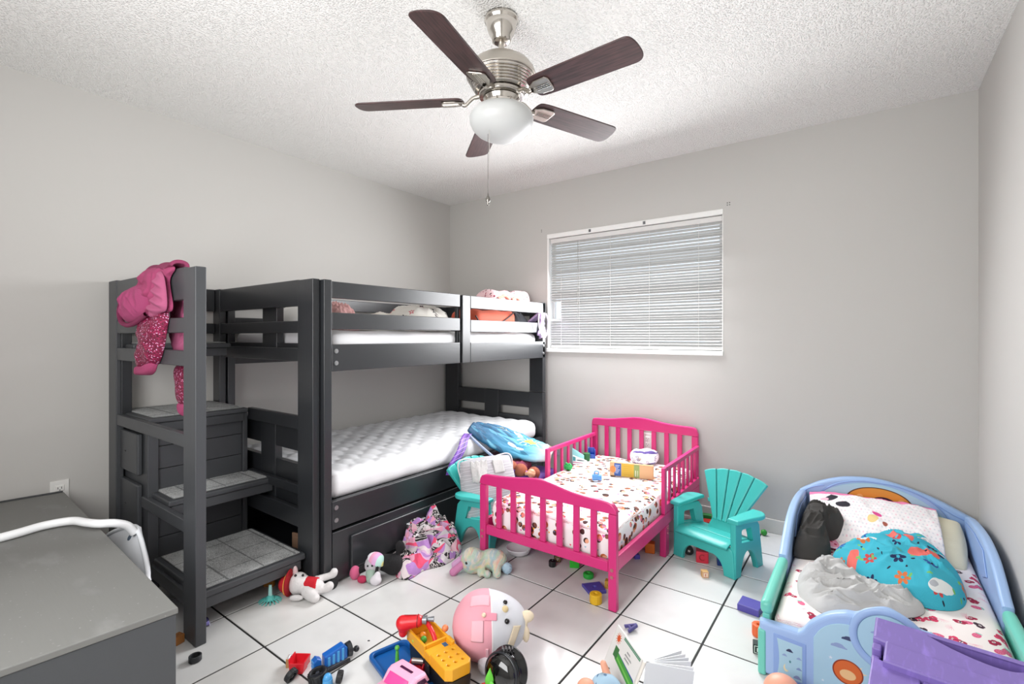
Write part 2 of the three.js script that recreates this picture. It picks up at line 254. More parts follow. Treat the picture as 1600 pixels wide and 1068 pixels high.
function outlet(label, at, ry) {
  const t = thing('wall_outlet', label, 'outlet', at, ry), w = mm('#e9e8e4', 0.35);
  P(t, 'cover_plate', ext(shapeOf([[-0.035, -0.057], [0.035, -0.057], [0.035, 0.057], [-0.035, 0.057]]), 0.006, 0.002), w);
  for (const y of [0.02, -0.02]) { const s = P(t, 'socket', new RoundedBoxGeometry(0.034, 0.028, 0.005, 2, 0.0024).translate(0, y, 0.0065), w); P(s, 'slot', [bx(-0.008, -0.0055, y - 0.004, y + 0.006, 0.0075, 0.0095, 0), bx(0.0055, 0.008, y - 0.004, y + 0.006, 0.0075, 0.0095, 0), cyl(0.0025, 0.0025, 0.002, 10).rotateX(Math.PI / 2).translate(0, y - 0.0085, 0.0085)], mm('#3a3936', 0.6)); }
  P(t, 'screw', cyl(0.003, 0.003, 0.002, 12).rotateX(Math.PI / 2).translate(0, 0, 0.007), mm('#c9c8c4', 0.3, 0.8));
}
outlet('white wall outlet seen between the slats of the pink headboard', [1.925, 0.46, 0.0005], 0);
outlet('white wall outlet on the left wall just behind the low grey cabinet', [0.0005, 0.445, 2.743], Math.PI / 2);

// ---------- painted dark wood ----------
const smudge = dataTex(256, (u, v) => 0.44 + 0.26 * fbm(u * 3, v * 5, 6, 2), 1.1);
const wood = (hex, rough = 0.33) => mm(hex, rough, 0, { bumpMap: grainBump, bumpScale: 0.00025 });
const dark = mm('#292b2e', 0.3, 0, { bumpMap: grainBump, bumpScale: 0.00025, clearcoat: 0.35, clearcoatRoughness: 0.3 }), darker = wood('#232528'), stepPaint = wood('#434548', 0.4), steel = mm('#b4b5b6', 0.32, 1), blackPlastic = mm('#17181a', 0.4);
const boltX = (x, y, z) => [cyl(0.011, 0.011, 0.004, 18).rotateZ(Math.PI / 2).translate(x + 0.002, y, z), cyl(0.006, 0.006, 0.004, 6).rotateZ(Math.PI / 2).translate(x + 0.004, y, z)];
{
  const b = thing('bunk_bed', 'tall dark charcoal painted wooden bunk bed along the left wall', 'bunk bed');
  const add = (n, m, ...boxes) => boxes.forEach((q) => P(b, n, bx(...q), m));
  add('post', dark, [1.0, 1.1, 0, 1.477, 1.972, 2.014], [0.965, 1.1, 0, 0.757, 0.05, 0.095], [0.97, 1.1, 0.76, 1.474, 0.052, 0.093], [0.03, 0.19, 0, 1.474, 0.05, 0.095], [0.02, 0.1, 0, 1.477, 1.972, 2.014]);
  add('post_end', dark, [0.94, 1.072, 0, 1.479, 2.018, 2.056], [0.0, 0.085, 0, 1.485, 2.018, 2.056]);
  // room side: two guard rails and the thick side rail, then the framed guard panel
  add('guard_rail', dark, [1.072, 1.1, 1.39, 1.471, 1.062, 1.971], [1.072, 1.1, 1.239, 1.32, 1.062, 1.971]);
  add('side_rail', dark, [1.066, 1.1, 1.035, 1.166, 1.062, 1.971], [1.066, 1.1, 0.268, 0.405, 0.096, 1.971]);
  add('rail_joint', darker, [1.05, 1.076, 1.035, 1.469, 1.041, 1.0615]);
  add('panel_stile', dark, [1.074, 1.1, 1.034, 1.469, 0.963, 1.04]);
  add('panel_rail', dark, [1.074, 1.1, 1.386, 1.469, 0.06, 0.962], [1.074, 1.1, 1.232, 1.312, 0.06, 0.962], [1.074, 1.1, 1.034, 1.165, 0.06, 0.962]);
  // wall side
  add('wall_guard_rail', dark, [0.02, 0.05, 1.39, 1.471, 0.096, 1.971], [0.02, 0.05, 1.239, 1.32, 0.096, 1.971], [0.02, 0.05, 1.035, 1.166, 0.096, 1.971], [0.02, 0.05, 0.268, 0.405, 0.096, 1.971]);
  // near end frame, outer layer with the rails the stairs lean against
  add('end_rail', dark, [0.085, 0.94, 1.353, 1.482, 2.02, 2.052], [0.085, 0.94, 1.221, 1.281, 2.022, 2.05], [0.085, 0.94, 1.083, 1.147, 2.022, 2.05], [0.42, 0.94, 0.748, 0.813, 2.022, 2.05], [0.42, 0.94, 0.43, 0.475, 2.022, 2.05], [0.42, 0.94, 0.27, 0.36, 2.022, 2.05]);
  // headboards of the lower and the upper bunk at both ends
  for (const [z0, z1, xa, xb] of [[0.055, 0.09, 0.19, 0.966], [1.976, 2.01, 0.1, 1.0]]) {
    add('headboard_rail', dark, [xa, xb, 0.625, 0.75, z0, z1], [xa, xb, 0.27, 0.558, z0, z1]);
    add('headboard_stile', dark, [0.5, 0.65, 0.27, 0.75, z0 - 0.001, z1 + 0.006]);
    add('headboard_rail', dark, [xa, xb, 1.37, 1.45, z0, z1], [xa, xb, 1.09, 1.17, z0, z1]);
    add('headboard_stile', dark, [0.515, 0.665, 1.09, 1.45, z0 - 0.001, z1 + 0.006]);
  }
  add('deck', dark, [0.05, 1.066, 1.09, 1.108, 0.1, 1.97], [0.05, 1.066, 0.37, 0.386, 0.1, 1.97]);
  for (const [y, z] of [[1.133, 1.95], [1.075, 1.95], [0.373, 1.95], [0.312, 1.95], [1.13, 0.085], [1.07, 0.085]]) P(b, 'bolt', boltX(1.1, y, z), steel);
  const t = thing('trundle_drawer', 'dark trundle drawer on black casters under the lower bunk', 'drawer');
  P(t, 'drawer_front', bx(1.07, 1.098, 0.012, 0.254, 0.1, 1.968), dark);
  P(t, 'raised_panel', bx(1.0985, 1.115, 0.05, 0.214, 0.2, 1.872, 0.006), dark);
  P(t, 'drawer_box', [bx(0.1, 1.069, 0.06, 0.075, 0.12, 1.95), bx(0.1, 0.115, 0.075, 0.2, 0.12, 1.95)], darker);
  P(t, 'handle', [bx(1.115, 1.119, 0.108, 0.162, 1.385, 1.52, 0.0015), bx(1.119, 1.132, 0.152, 0.162, 1.385, 1.52), bx(1.119, 1.132, 0.108, 0.152, 1.51, 1.52), bx(1.119, 1.132, 0.108, 0.152, 1.385, 1.395), bx(1.119, 1.124, 0.108, 0.116, 1.395, 1.51)], steel);
  for (const [x, z] of [[1.085, 1.985], [1.05, 0.2], [0.15, 1.9], [0.15, 0.2]]) P(t, 'caster', [cyl(0.026, 0.026, 0.022, 20).rotateZ(Math.PI / 2).translate(x + 0.035 * (z > 1.95), 0.026, z), bx(x - 0.012, x + 0.012, 0.045, 0.06, z - 0.02, z + 0.02)], blackPlastic);
}
{ // the stair unit at the near end
  const s = thing('bunk_staircase', 'dark grey painted storage staircase with carpeted treads at the near end of the bunk', 'staircase');
  const add = (n, m, ...boxes) => boxes.forEach((q) => P(s, n, bx(...q), m));
  add('post', stepPaint, [0.97, 1.087, 0, 1.477, 2.515, 2.555], [0.0, 0.118, 0, 1.489, 2.52, 2.553]);
  add('post_edge', darker, [0.119, 0.135, 0.8, 1.486, 2.49, 2.535]);
  add('guard_rail', stepPaint, [0.12, 0.97, 1.353, 1.484, 2.522, 2.55], [0.12, 0.97, 1.219, 1.281, 2.522, 2.55], [0.12, 0.97, 1.084, 1.147, 2.522, 2.55]);
  add('wall_rail', dark, [0.004, 0.03, 1.353, 1.484, 2.057, 2.519], [0.004, 0.03, 1.221, 1.281, 2.057, 2.519]);
  add('apron', stepPaint, [0.12, 0.97, 0.756, 0.81, 2.522, 2.55], [0.39, 0.97, 0.39, 0.442, 2.5, 2.526], [0.505, 0.97, 0.09, 0.146, 2.5, 2.526]);
  // cabinet with planked riser and two raised doors facing the near side
  add('cabinet_side', stepPaint, [0.012, 0.405, 0.02, 0.775, 2.492, 2.51], [0.012, 0.405, 0.02, 0.775, 2.06, 2.075]);
  add('cabinet_stile', stepPaint, [0.405, 0.44, 0, 0.79, 2.47, 2.515], [0.405, 0.44, 0, 0.79, 2.058, 2.082]);
  for (let i = 0; i < 7; i++) P(s, i ? `plank_${String(i).padStart(3, '0')}` : 'plank', bx(0.408, 0.424, 0.015 + i * 0.11, 0.015 + i * 0.11 + (i === 6 ? 0.098 : 0.1075), 2.083, 2.469, 0.002), stepPaint);
  for (const [a, b, n] of [[0.535, 0.735, 'door'], [0.26, 0.49, 'door']]) { const d = P(s, n, bx(0.02, 0.365, a, b, 2.511, 2.535, 0.008), stepPaint); P(d, 'screw', [0, 1].map((k) => cyl(0.003, 0.003, 0.002, 10).rotateX(Math.PI / 2).translate(0.19 + k * 0.012, (a + b) / 2, 2.536)), darker); }
  const carpet = dataTex(512, (u, v) => {
    const gx = Math.abs(((u * 5 + 0.5 * (Math.floor(v * 5) % 2)) % 1) - 0.5), gy = Math.abs(((v * 5) % 1) - 0.5), line = gx > 0.478 || gy > 0.472 ? 0.45 : 1, f = noise(u * 130, v * 130, 3) * 0.5 + noise(u * 260, v * 260, 8) * 0.5, big = fbm(u * 6, v * 6, 5, 3);
    const k = sat((0.85 + 0.9 * f + 0.3 * big) * line, 0.04, 1.1); return [0.62 * k + 0.03, 0.63 * k + 0.033, 0.625 * k + 0.035].map((q) => Math.pow(q, 1 / 2.2));
  }, 0.75, true);
  const mat = mm('#ffffff', 0.97, 0, { map: carpet, bumpMap: fuzzBump, bumpScale: 0.004 });
  const tread = (x0, x1, y, z0, z1, th, mz0, mz1) => { const t = P(s, 'tread', [bx(x0, x1, y - th, y, z0, z1, 0.008), bx(x1 - 0.03, x1 - 0.008, y - th - 0.045, y - th, z0 + 0.02, z1 - 0.012)], stepPaint); P(t, 'carpet_mat', bx(x0 + 0.02, x1 - 0.018, y, y + 0.007, mz0 ?? z0 + 0.02, mz1 ?? z1 - 0.025, 0.004), mat); };
  tread(0.0, 0.452, 0.815, 2.058, 2.518, 0.026); tread(0.39, 0.645, 0.46, 2.0, 2.498, 0.028); tread(0.5, 1.02, 0.172, 2.058, 2.512, 0.03); tread(0.0, 0.245, 1.166, 2.058, 2.518, 0.026);
  P(s, 'tread_slat', [0, 1, 2, 3, 4].map((i) => bx(0.54, 0.93, 0.135, 0.142, 2.09 + i * 0.08, 2.13 + i * 0.08)), stepPaint);
}
one('cardboard_piece', 'piece of brown cardboard standing under the stairs by the bunk post', 'cardboard', [bx(0.0, 0.11, 0, 0.15, 0, 0.012), bx(0.01, 0.1, 0.02, 0.13, 0.012, 0.015)], mm('#9a7860', 0.85), [0.68, 0.0, 1.93], 0.2);

// ---------- the low grey cabinet and the white tubular rail ----------
{
  const t = thing('low_cabinet', 'low dark grey wooden cabinet with a broad scuffed top, against the left wall', 'cabinet');
  const out = [[0.078, -2.741], [1.649, -2.806], [1.56, -3.74], [0.03, -3.74], [0.03, -3.1]];
  const slabTop = (o, y0, y1, b) => { const g = prep(ext(shapeOf(o), y1 - y0, b)).rotateX(-Math.PI / 2).translate(0, y0, 0); return boxuv(g); };
  const scuffSheen = dataTex(512, (u, v) => { const k = smooth(0.15, 0.75, fbm(u * 4, v * 9, 12, 5)) * 0.35 + (noise(u * 50, v * 50, 3) > 0.93 ? 0.9 : 0); return [mix(0.46, 0.6, k), mix(0.46, 0.6, k), mix(0.45, 0.59, k)]; }, 1.3, true);  // scuffs over a base lightened to put the sheen of the top in colour
  P(t, 'top', slabTop(out, 0.442, 0.46, 0.003), mm('#ffffff', 0.55, 0, { map: scuffSheen, bumpMap: grainBump, bumpScale: 0.0003 }));
  const inn = out.map(([x, z], i) => [x + (i === 1 || i === 2 ? -0.004 : 0.004), z + (i < 2 ? -0.004 : 0.002)]);
  P(t, 'body', slabTop(inn, 0.0, 0.441, 0.002), wood('#47494c', 0.45));
  P(t, 'back_lip', tube([[0.078, 0.462, 2.745], [0.05, 0.462, 2.95], [0.034, 0.462, 3.3], [0.034, 0.462, 3.73]], 0.005, 20, 6), darker);
}
{
  const t = thing('tubular_rail', 'white tubular rail with a plastic end bracket lying over the low grey cabinet', 'rail');
  P(t, 'bar', tube([[0.80, 0.415, 2.668], [0.805, 0.45, 2.69], [0.81, 0.476, 2.735], [0.79, 0.482, 2.775], [0.74, 0.482, 2.80], [0.66, 0.480, 2.83], [0.63, 0.478, 2.90], [0.65, 0.477, 3.0], [0.67, 0.477, 3.3]], 0.0155, 70, 14), mm('#f3f4f5', 0.3));
  const out = [[-0.36, -0.155], [-0.36, -0.088], [-0.19, -0.002], [-0.15, 0.01], [-0.115, 0.012], [-0.095, 0.003], [0.185, -0.106], [0.2, -0.155]], tip = (g) => prep(g).rotateX(-0.5).translate(0.9, 0.42, 2.655);
  P(t, 'bracket', [tip(ext(shapeOf(out), 0.012, 0.002).translate(0, 0, -0.012)), tip(tube([[-0.355, -0.155, 0], [-0.355, -0.09, 0], [-0.19, -0.006, 0], [-0.13, 0.006, 0], [-0.1, 0.0, 0], [0.18, -0.108, 0], [0.195, -0.155, 0]], 0.009, 90, 8))], mm('#f1f4f8', 0.3));
  P(t, 'hole', tip(cyl(0.012, 0.012, 0.003, 20).rotateX(Math.PI / 2).translate(-0.135, -0.036, 0.001)), mm('#5c6b7c', 0.5));
  P(t, 'leg', [bx(0.7, 0.73, 0, 0.36, 2.672, 2.684, 0.004), bx(0.98, 1.01, 0, 0.3, 2.68, 2.692, 0.004)], mm('#f1f4f8', 0.3));
}
// ---------- ceiling fan ----------
{
  const fx = 2.034, fz = 1.847, f = thing('ceiling_fan', 'five blade ceiling fan with dark walnut blades, polished nickel motor and white glass bowl light', 'ceiling fan', [fx, 0, fz]);
  const nickel = mm('#cfcac3', 0.14, 1), satin = mm('#c4beb5', 0.36, 1);
  P(f, 'canopy', [lathe([[0.0001, 2.439], [0.064, 2.439], [0.066, 2.432], [0.066, 2.424], [0.060, 2.42], [0.059, 2.414], [0.058, 2.405], [0.05, 2.38], [0.038, 2.362], [0.0365, 2.348], [0.026, 2.342], [0.0001, 2.342]])], nickel);
  P(f, 'downrod', cyl(0.0115, 0.0115, 0.09, 20, 0, 2.317, 0), satin);
  P(f, 'motor_housing', lathe([[0.0001, 2.287], [0.028, 2.287], [0.05, 2.284], [0.085, 2.273], [0.112, 2.254], [0.128, 2.232], [0.134, 2.212], [0.136, 2.206], [0.133, 2.202], [0.0001, 2.202]], 64), satin);
  const g = [[0.131, 2.203]]; for (let i = 0; i < 6; i++) { const y = 2.2 - i * 0.0088, r = 0.129 - i * 0.0052; g.push([r, y], [r + 0.002, y - 0.003], [r, y - 0.006], [r - 0.008, y - 0.0072], [r - 0.008, y - 0.0086]); } g.push([0.09, 2.147], [0.0001, 2.147]);
  P(f, 'motor_rings', lathe(g, 64), nickel);
  P(f, 'flywheel', lathe([[0.0001, 2.147], [0.086, 2.147], [0.088, 2.142], [0.088, 2.132], [0.083, 2.127], [0.0001, 2.127]]), mm('#bdb8b1', 0.2, 1));
  P(f, 'switch_housing', lathe([[0.0001, 2.127], [0.07, 2.127], [0.071, 2.122], [0.064, 2.116], [0.06, 2.1], [0.066, 2.092], [0.078, 2.088], [0.0001, 2.088]]), nickel);
  P(f, 'light_bowl', lathe([[0.07, 2.092], [0.085, 2.088], [0.105, 2.078], [0.119, 2.063], [0.1245, 2.046], [0.122, 2.028], [0.112, 2.008], [0.094, 1.99], [0.07, 1.976], [0.04, 1.968], [0.0001, 1.965]], 56), new THREE.MeshPhysicalMaterial({ color: '#dfe1e0', roughness: 0.4, transmission: 0.3, thickness: 0, side: THREE.DoubleSide }));
  const walnut = dataTex(512, (u, v) => { const n = 0.5 + 0.5 * fbm(u * 3 + 0.4 * fbm(u * 2, v * 12, 1, 2), v * 46, 2, 4), k = 0.45 + 1.1 * n; return [0.26 * k, 0.18 * k, 0.18 * k]; }, 0.45, true);
  const wmat = mm('#ffffff', 0.34, 0, { map: walnut }), edge = 0.0585;
  const bs = new THREE.Shape(); bs.moveTo(0.115, -0.046); bs.bezierCurveTo(0.1, -0.03, 0.1, 0.03, 0.115, 0.046); bs.bezierCurveTo(0.125, 0.054, 0.15, 0.055, 0.18, 0.056); bs.lineTo(0.49, edge); bs.bezierCurveTo(0.515, edge, 0.528, 0.044, 0.53, 0.02); bs.bezierCurveTo(0.532, -0.01, 0.528, -0.03, 0.522, -0.044); bs.bezierCurveTo(0.515, -0.056, 0.505, -edge, 0.49, -edge); bs.lineTo(0.18, -0.056); bs.bezierCurveTo(0.15, -0.055, 0.125, -0.054, 0.115, -0.046);
  for (let i = 0; i < 5; i++) {
    const th = (3.5 + 72 * i) * Math.PI / 180, a = (g0) => prep(g0).rotateX(-0.22).translate(0, 2.118, 0).rotateZ(-0.02).rotateY(-th);
    const bl = prep(ext(bs, 0.006, 0.0015, 1, 16)).rotateX(-Math.PI / 2); boxuv(bl); P(f, 'blade', a(bl), wmat);
    const is = new THREE.Shape(); is.moveTo(0.105, -0.018); is.lineTo(0.135, -0.034); is.lineTo(0.185, -0.036); is.quadraticCurveTo(0.196, -0.03, 0.196, -0.02); is.lineTo(0.19, 0.02); is.quadraticCurveTo(0.186, 0.036, 0.172, 0.036); is.lineTo(0.135, 0.034); is.lineTo(0.105, 0.018);
    const ir = P(f, 'blade_iron', [a(prep(ext(is, 0.006, 0.002)).rotateX(-Math.PI / 2).translate(0, -0.0068, 0)), a(prep(tube([[0.11, -0.008, 0], [0.098, -0.01, 0], [0.085, 0.0, 0], [0.066, 0.014, 0], [0.045, 0.018, 0], [0.026, 0.018, 0]], 0.008, 14, 10)))], mm('#b9b3aa', 0.3, 1));
    P(ir, 'ridge', [-0.008, 0, 0.008].map((z) => a(prep(bx(0.125, 0.188, -0.0095, -0.0062, z - 0.0018, z + 0.0018, 0.001)))), nickel);
  }
  const beads = []; for (let y = 2.1; y > 1.752; y -= 0.0055) beads.push(sph(0.0019, -0.02, y, 0.058, 6));
  P(f, 'pull_chain', beads, mm('#7d7974', 0.3, 1));
  P(f, 'chain_pendant', lathe([[0.0001, 1.752], [0.002, 1.75], [0.003, 1.742], [0.0085, 1.727], [0.0075, 1.718], [0.0035, 1.715], [0.005, 1.709], [0.0035, 1.703], [0.0001, 1.702]], 20).translate(-0.02, 0, 0.058), mm('#8d8984', 0.2, 1));
  P(f, 'short_chain', cyl(0.0009, 0.0009, 0.2, 6, 0.0, 1.955, 0.075), mm('#d9d7d2', 0.4, 1));
}
// ---------- pink toddler bed ----------
const pink = mm('#d12f77', 0.3), pinkBolt = mm('#c98a8c', 0.35, 0.7);
{
  const b = thing('toddler_bed', 'pink wooden toddler bed with slatted ends and short guard rails, under the window', 'bed');
  const crest = (pts, y0) => { const s = new THREE.Shape(); s.moveTo(pts[0][0], y0); s.lineTo(...pts[0]); s.splineThru(pts.slice(1).map((p) => new THREE.Vector2(...p))); s.lineTo(pts[pts.length - 1][0], y0); s.closePath(); return s; };
  const F = [[1.522, 0.44], [1.53, 0.462], [1.552, 0.474], [1.65, 0.481], [1.755, 0.492], [1.85, 0.506], [1.91, 0.510], [1.97, 0.504], [2.065, 0.486], [2.155, 0.477], [2.245, 0.475], [2.278, 0.465], [2.298, 0.44]];
  P(b, 'footboard_rail', ext(crest(F, 0.424), 0.03, 0.005, 2, 40).translate(0, 0, 1.342), pink);
  P(b, 'footboard_rail', bx(1.5625, 2.2575, 0.165, 0.212, 1.345, 1.369), pink);
  const Hd = [[1.514, 0.56], [1.52, 0.583], [1.54, 0.594], [1.65, 0.6], [1.76, 0.616], [1.84, 0.628], [1.9, 0.630], [1.96, 0.625], [2.05, 0.612], [2.15, 0.604], [2.24, 0.602], [2.27, 0.592], [2.285, 0.56]];
  P(b, 'headboard_rail', ext(crest(Hd, 0.545), 0.03, 0.005, 2, 40).translate(0, 0, 0.032), pink);
  P(b, 'headboard_rail', bx(1.556, 2.243, 0.22, 0.27, 0.036, 0.058), pink);
  for (const x of [1.522, 2.2585]) P(b, 'leg', bx(x, x + 0.0395, 0, 0.4235, 1.342, 1.372, 0.005), pink);
  for (const x of [1.514, 2.2435]) P(b, 'leg', bx(x, x + 0.0415, 0, 0.5445, 0.032, 0.062, 0.005), pink);
  const xs = [1.642, 1.733, 1.8235, 1.9115, 2.0045, 2.095, 2.1835];
  xs.forEach((x, i) => { P(b, 'slat', bx(x - 0.0155, x + 0.0155, 0.2125, 0.4235, 1.35, 1.364, 0.003), pink); const h = 1.63 + i * 0.0888; P(b, 'slat', bx(h - 0.016, h + 0.016, 0.2705, 0.5445, 0.04, 0.054, 0.003), pink); });
  for (const [xa, xb] of [[1.526, 1.548], [2.274, 2.296]]) {
    P(b, 'side_rail', bx(xa, xb, 0.17, 0.236, 0.0625, 1.3415), pink);
    P(b, 'middle_leg', bx(xa - (xa > 2 ? 0.012 : 0), xb + (xa < 2 ? 0.012 : 0), 0, 0.1695, 0.665, 0.722), pink);
    P(b, 'guard_post', bx(xa, xb, 0.2365, 0.488, 0.7, 0.735), pink);
    P(b, 'guard_rail', bx(xa, xb, 0.464, 0.489, 0.0625, 0.6995), pink);
    P(b, 'guard_rail', bx(xa, xb, 0.237, 0.284, 0.0625, 0.6995), pink);
    for (let i = 0; i < 7; i++) { const z = 0.115 + i * 0.085; P(b, 'guard_slat', bx(xa + 0.004, xb - 0.004, 0.2845, 0.4635, z - 0.011, z + 0.011, 0.003), pink); }
  }
  for (const x of [1.542, 2.278]) for (const y of [0.181, 0.15]) P(b, 'bolt', [cyl(0.0075, 0.0075, 0.003, 16).rotateX(Math.PI / 2).translate(x, y, 1.3735), cyl(0.0035, 0.0035, 0.002, 6).rotateX(Math.PI / 2).translate(x, y, 1.376)], pinkBolt);
  for (const y of [0.125, 0.15]) P(b, 'bolt', cyl(0.006, 0.006, 0.003, 14).rotateZ(Math.PI / 2).translate(2.2975, y, 0.69), pinkBolt);
  P(b, 'mattress_support', bx(1.549, 2.273, 0.168, 0.178, 0.0625, 1.3415), pink);
}
// ---------- blue plastic toddler bed ----------
{
  const blue = mm('#9dbbe4', 0.4), deep = mm('#8aa9dc', 0.42), teal = mm('#6fcbb9', 0.38), pale = '#a9cfdf';
  const b = thing('plastic_toddler_bed', 'light blue and mint plastic toddler bed with night sky panels, in the right corner', 'bed');
  const fo = new THREE.Shape(); fo.moveTo(2.866, 0.006); fo.lineTo(2.866, 0.188); fo.lineTo(2.985, 0.188);
  fo.splineThru([[3.0, 0.2], [3.025, 0.236], [3.07, 0.276], [3.117, 0.298], [3.15, 0.304], [3.18, 0.325], [3.23, 0.343], [3.28, 0.325], [3.31, 0.304], [3.343, 0.298], [3.39, 0.276], [3.435, 0.236], [3.46, 0.2]].map((p) => new THREE.Vector2(...p))); fo.lineTo(3.475, 0.188); fo.lineTo(3.594, 0.188); fo.lineTo(3.594, 0.006); fo.closePath();
  P(b, 'footboard', ext(fo, 0.042, 0.012, 4, 10).translate(0, 0, 1.376), blue);
  const sky = (w, h, sun) => canvasTex(512, 512, (c) => {
    c.fillStyle = pale; c.fillRect(0, 0, 512, 512);
    const cloud = (x, y, s, col) => { c.fillStyle = col; for (const [dx, dy, r] of [[-22, 4, 12], [0, 0, 20], [20, 5, 11]]) { c.beginPath(); c.ellipse(x + dx * s, y + dy * s, r * s * 1.3, r * s * 0.7, 0, 0, 7); c.fill(); } c.fillRect(x - 40 * s, y + 5 * s, 82 * s, 8 * s); };
    const star = (x, y, r, col) => { c.fillStyle = col; c.beginPath(); for (let i = 0; i < 10; i++) { const a = i * Math.PI / 5 - 1.57, q = i % 2 ? r * 0.45 : r; c.lineTo(x + q * Math.cos(a), y + q * Math.sin(a)); } c.fill(); };
    if (sun === 1) { // panel with a night sky and an orange sun low over it
      cloud(200, 90, 0.9, '#3a4668'); cloud(150, 150, 1.0, '#8fa3c8'); cloud(390, 70, 0.8, '#8fa3c8'); star(110, 240, 12, '#d8e4ee'); star(420, 300, 11, '#d8e4ee'); star(330, 180, 7, '#27324f'); star(70, 400, 9, '#dbe7ef');
      c.fillStyle = '#f1d9b2'; c.beginPath(); c.arc(270, 265, 22, 0, 7); c.fill(); c.fillStyle = pale; c.beginPath(); c.arc(280, 258, 20, 0, 7); c.fill();
      c.fillStyle = '#8f3316'; c.beginPath(); c.arc(195, 300, 76, 0, 7); c.fill(); c.fillStyle = '#d9692b'; c.beginPath(); c.arc(195, 300, 69, 0, 7); c.fill(); c.fillStyle = '#efc389'; c.beginPath(); c.ellipse(195, 315, 40, 30, 0, 0, 7); c.fill();
    } else if (sun === 2) { // headboard: round hills in orange under a dark cloud
      star(90, 300, 9, '#26304a'); star(420, 280, 9, '#26304a'); cloud(110, 180, 0.8, '#9fb8da'); cloud(430, 160, 0.7, '#b9cbe6');
      c.fillStyle = '#5a3312'; c.beginPath(); c.ellipse(255, 190, 134, 150, 0, 0, 7); c.fill(); c.fillStyle = '#d9912f'; c.beginPath(); c.ellipse(255, 192, 128, 143, 0, 0, 7); c.fill(); c.fillStyle = '#eab36b'; for (const [x, y] of [[180, 150], [205, 230], [345, 150], [330, 240]]) { c.beginPath(); c.ellipse(x, y, 14, 24, 0, 0, 7); c.fill(); }
      c.fillStyle = '#2b1830'; c.beginPath(); c.ellipse(275, 190, 50, 66, 0, 0, 7); c.ellipse(225, 205, 26, 34, 0, 0, 7); c.fill();
    } else { cloud(250, 120, 1.5, '#2f3a5c'); cloud(160, 200, 1.1, '#8fa6cf'); cloud(420, 190, 1.1, '#8fa6cf'); star(260, 270, 26, '#3f7d86'); cloud(420, 330, 1.2, '#7d93bd'); cloud(390, 450, 1.7, '#8593bb'); c.fillStyle = '#ecdcae'; c.beginPath(); c.arc(190, 370, 50, 0, 7); c.fill(); c.fillStyle = pale; c.beginPath(); c.arc(212, 352, 46, 0, 7); c.fill(); }
  }, 1, 1);
  const decal = (s, x0, y0, w, h, z, k, name, m) => { const g = prep(ext(s, 0.004, 0.0012, 1, 24)); const p = g.attributes.position, uv = g.attributes.uv; for (let i = 0; i < p.count; i++) uv.setXY(i, (p.getX(i) - x0) / w, (p.getY(i) - y0) / h); return P(b, name, g.translate(0, 0, z), mm('#ffffff', 0.4, 0, { map: sky(w, h, k) })); };
  const p1 = new THREE.Shape(); p1.moveTo(2.922, 0.022); p1.quadraticCurveTo(2.936, 0.075, 2.922, 0.15); p1.lineTo(3.0, 0.146); p1.lineTo(3.0, 0.022); p1.closePath();
  decal(p1, 2.92, 0.02, 0.085, 0.13, 1.4165, 0, 'printed_panel');
  const p2 = new THREE.Shape(); p2.moveTo(3.032, 0.02); p2.lineTo(3.032, 0.19); p2.bezierCurveTo(3.05, 0.235, 3.08, 0.262, 3.135, 0.268); p2.bezierCurveTo(3.128, 0.24, 3.14, 0.18, 3.19, 0.165); p2.lineTo(3.27, 0.165); p2.bezierCurveTo(3.32, 0.18, 3.332, 0.24, 3.325, 0.268); p2.bezierCurveTo(3.38, 0.262, 3.41, 0.235, 3.428, 0.19); p2.lineTo(3.428, 0.02); p2.closePath();
  decal(p2, 3.02, 0.0, 0.28, 0.27, 1.4165, 1, 'printed_panel');
  P(b, 'ring', new THREE.TorusGeometry(0.09, 0.012, 10, 48).scale(1, 1, 0.6).translate(3.23, 0.25, 1.418), blue);
  const pc = new THREE.Shape(); pc.absarc(3.23, 0.25, 0.078, 0, Math.PI * 2); decal(pc, 3.15, 0.17, 0.16, 0.16, 1.4165, 0, 'printed_panel');
  P(b, 'panel_frame', [ext((() => { const s = new THREE.Shape(); s.moveTo(2.912, 0.014); s.lineTo(2.912, 0.162); s.lineTo(3.01, 0.157); s.lineTo(3.01, 0.014); s.closePath(); s.holes.push(p1.clone()); return s; })(), 0.004, 0.001, 1).translate(0, 0, 1.416)], deep);
  for (const x of [2.862, 3.576]) P(b, 'corner_foot', bx(x, x + 0.027, 0, 0.163, 1.372, 1.4225, 0.008), teal);
  const he = new THREE.Shape(); he.moveTo(2.863, 0.02); he.lineTo(2.863, 0.318); he.splineThru([[2.9, 0.345], [2.972, 0.388], [3.06, 0.421], [3.14, 0.435], [3.22, 0.438], [3.31, 0.425], [3.4, 0.4], [3.48, 0.37], [3.55, 0.335], [3.594, 0.312]].map((p) => new THREE.Vector2(...p))); he.lineTo(3.594, 0.02); he.closePath();
  P(b, 'headboard', ext(he, 0.05, 0.014, 4, 14).translate(0, 0, 0.055), blue);
  const ha = new THREE.Shape(); ha.moveTo(2.955, 0.15); ha.lineTo(2.955, 0.3); ha.bezierCurveTo(3.0, 0.375, 3.12, 0.416, 3.215, 0.416); ha.bezierCurveTo(3.33, 0.412, 3.44, 0.36, 3.5, 0.28); ha.lineTo(3.5, 0.15); ha.closePath();
  decal(ha, 2.955, 0.14, 0.545, 0.28, 0.1035, 2, 'printed_panel');
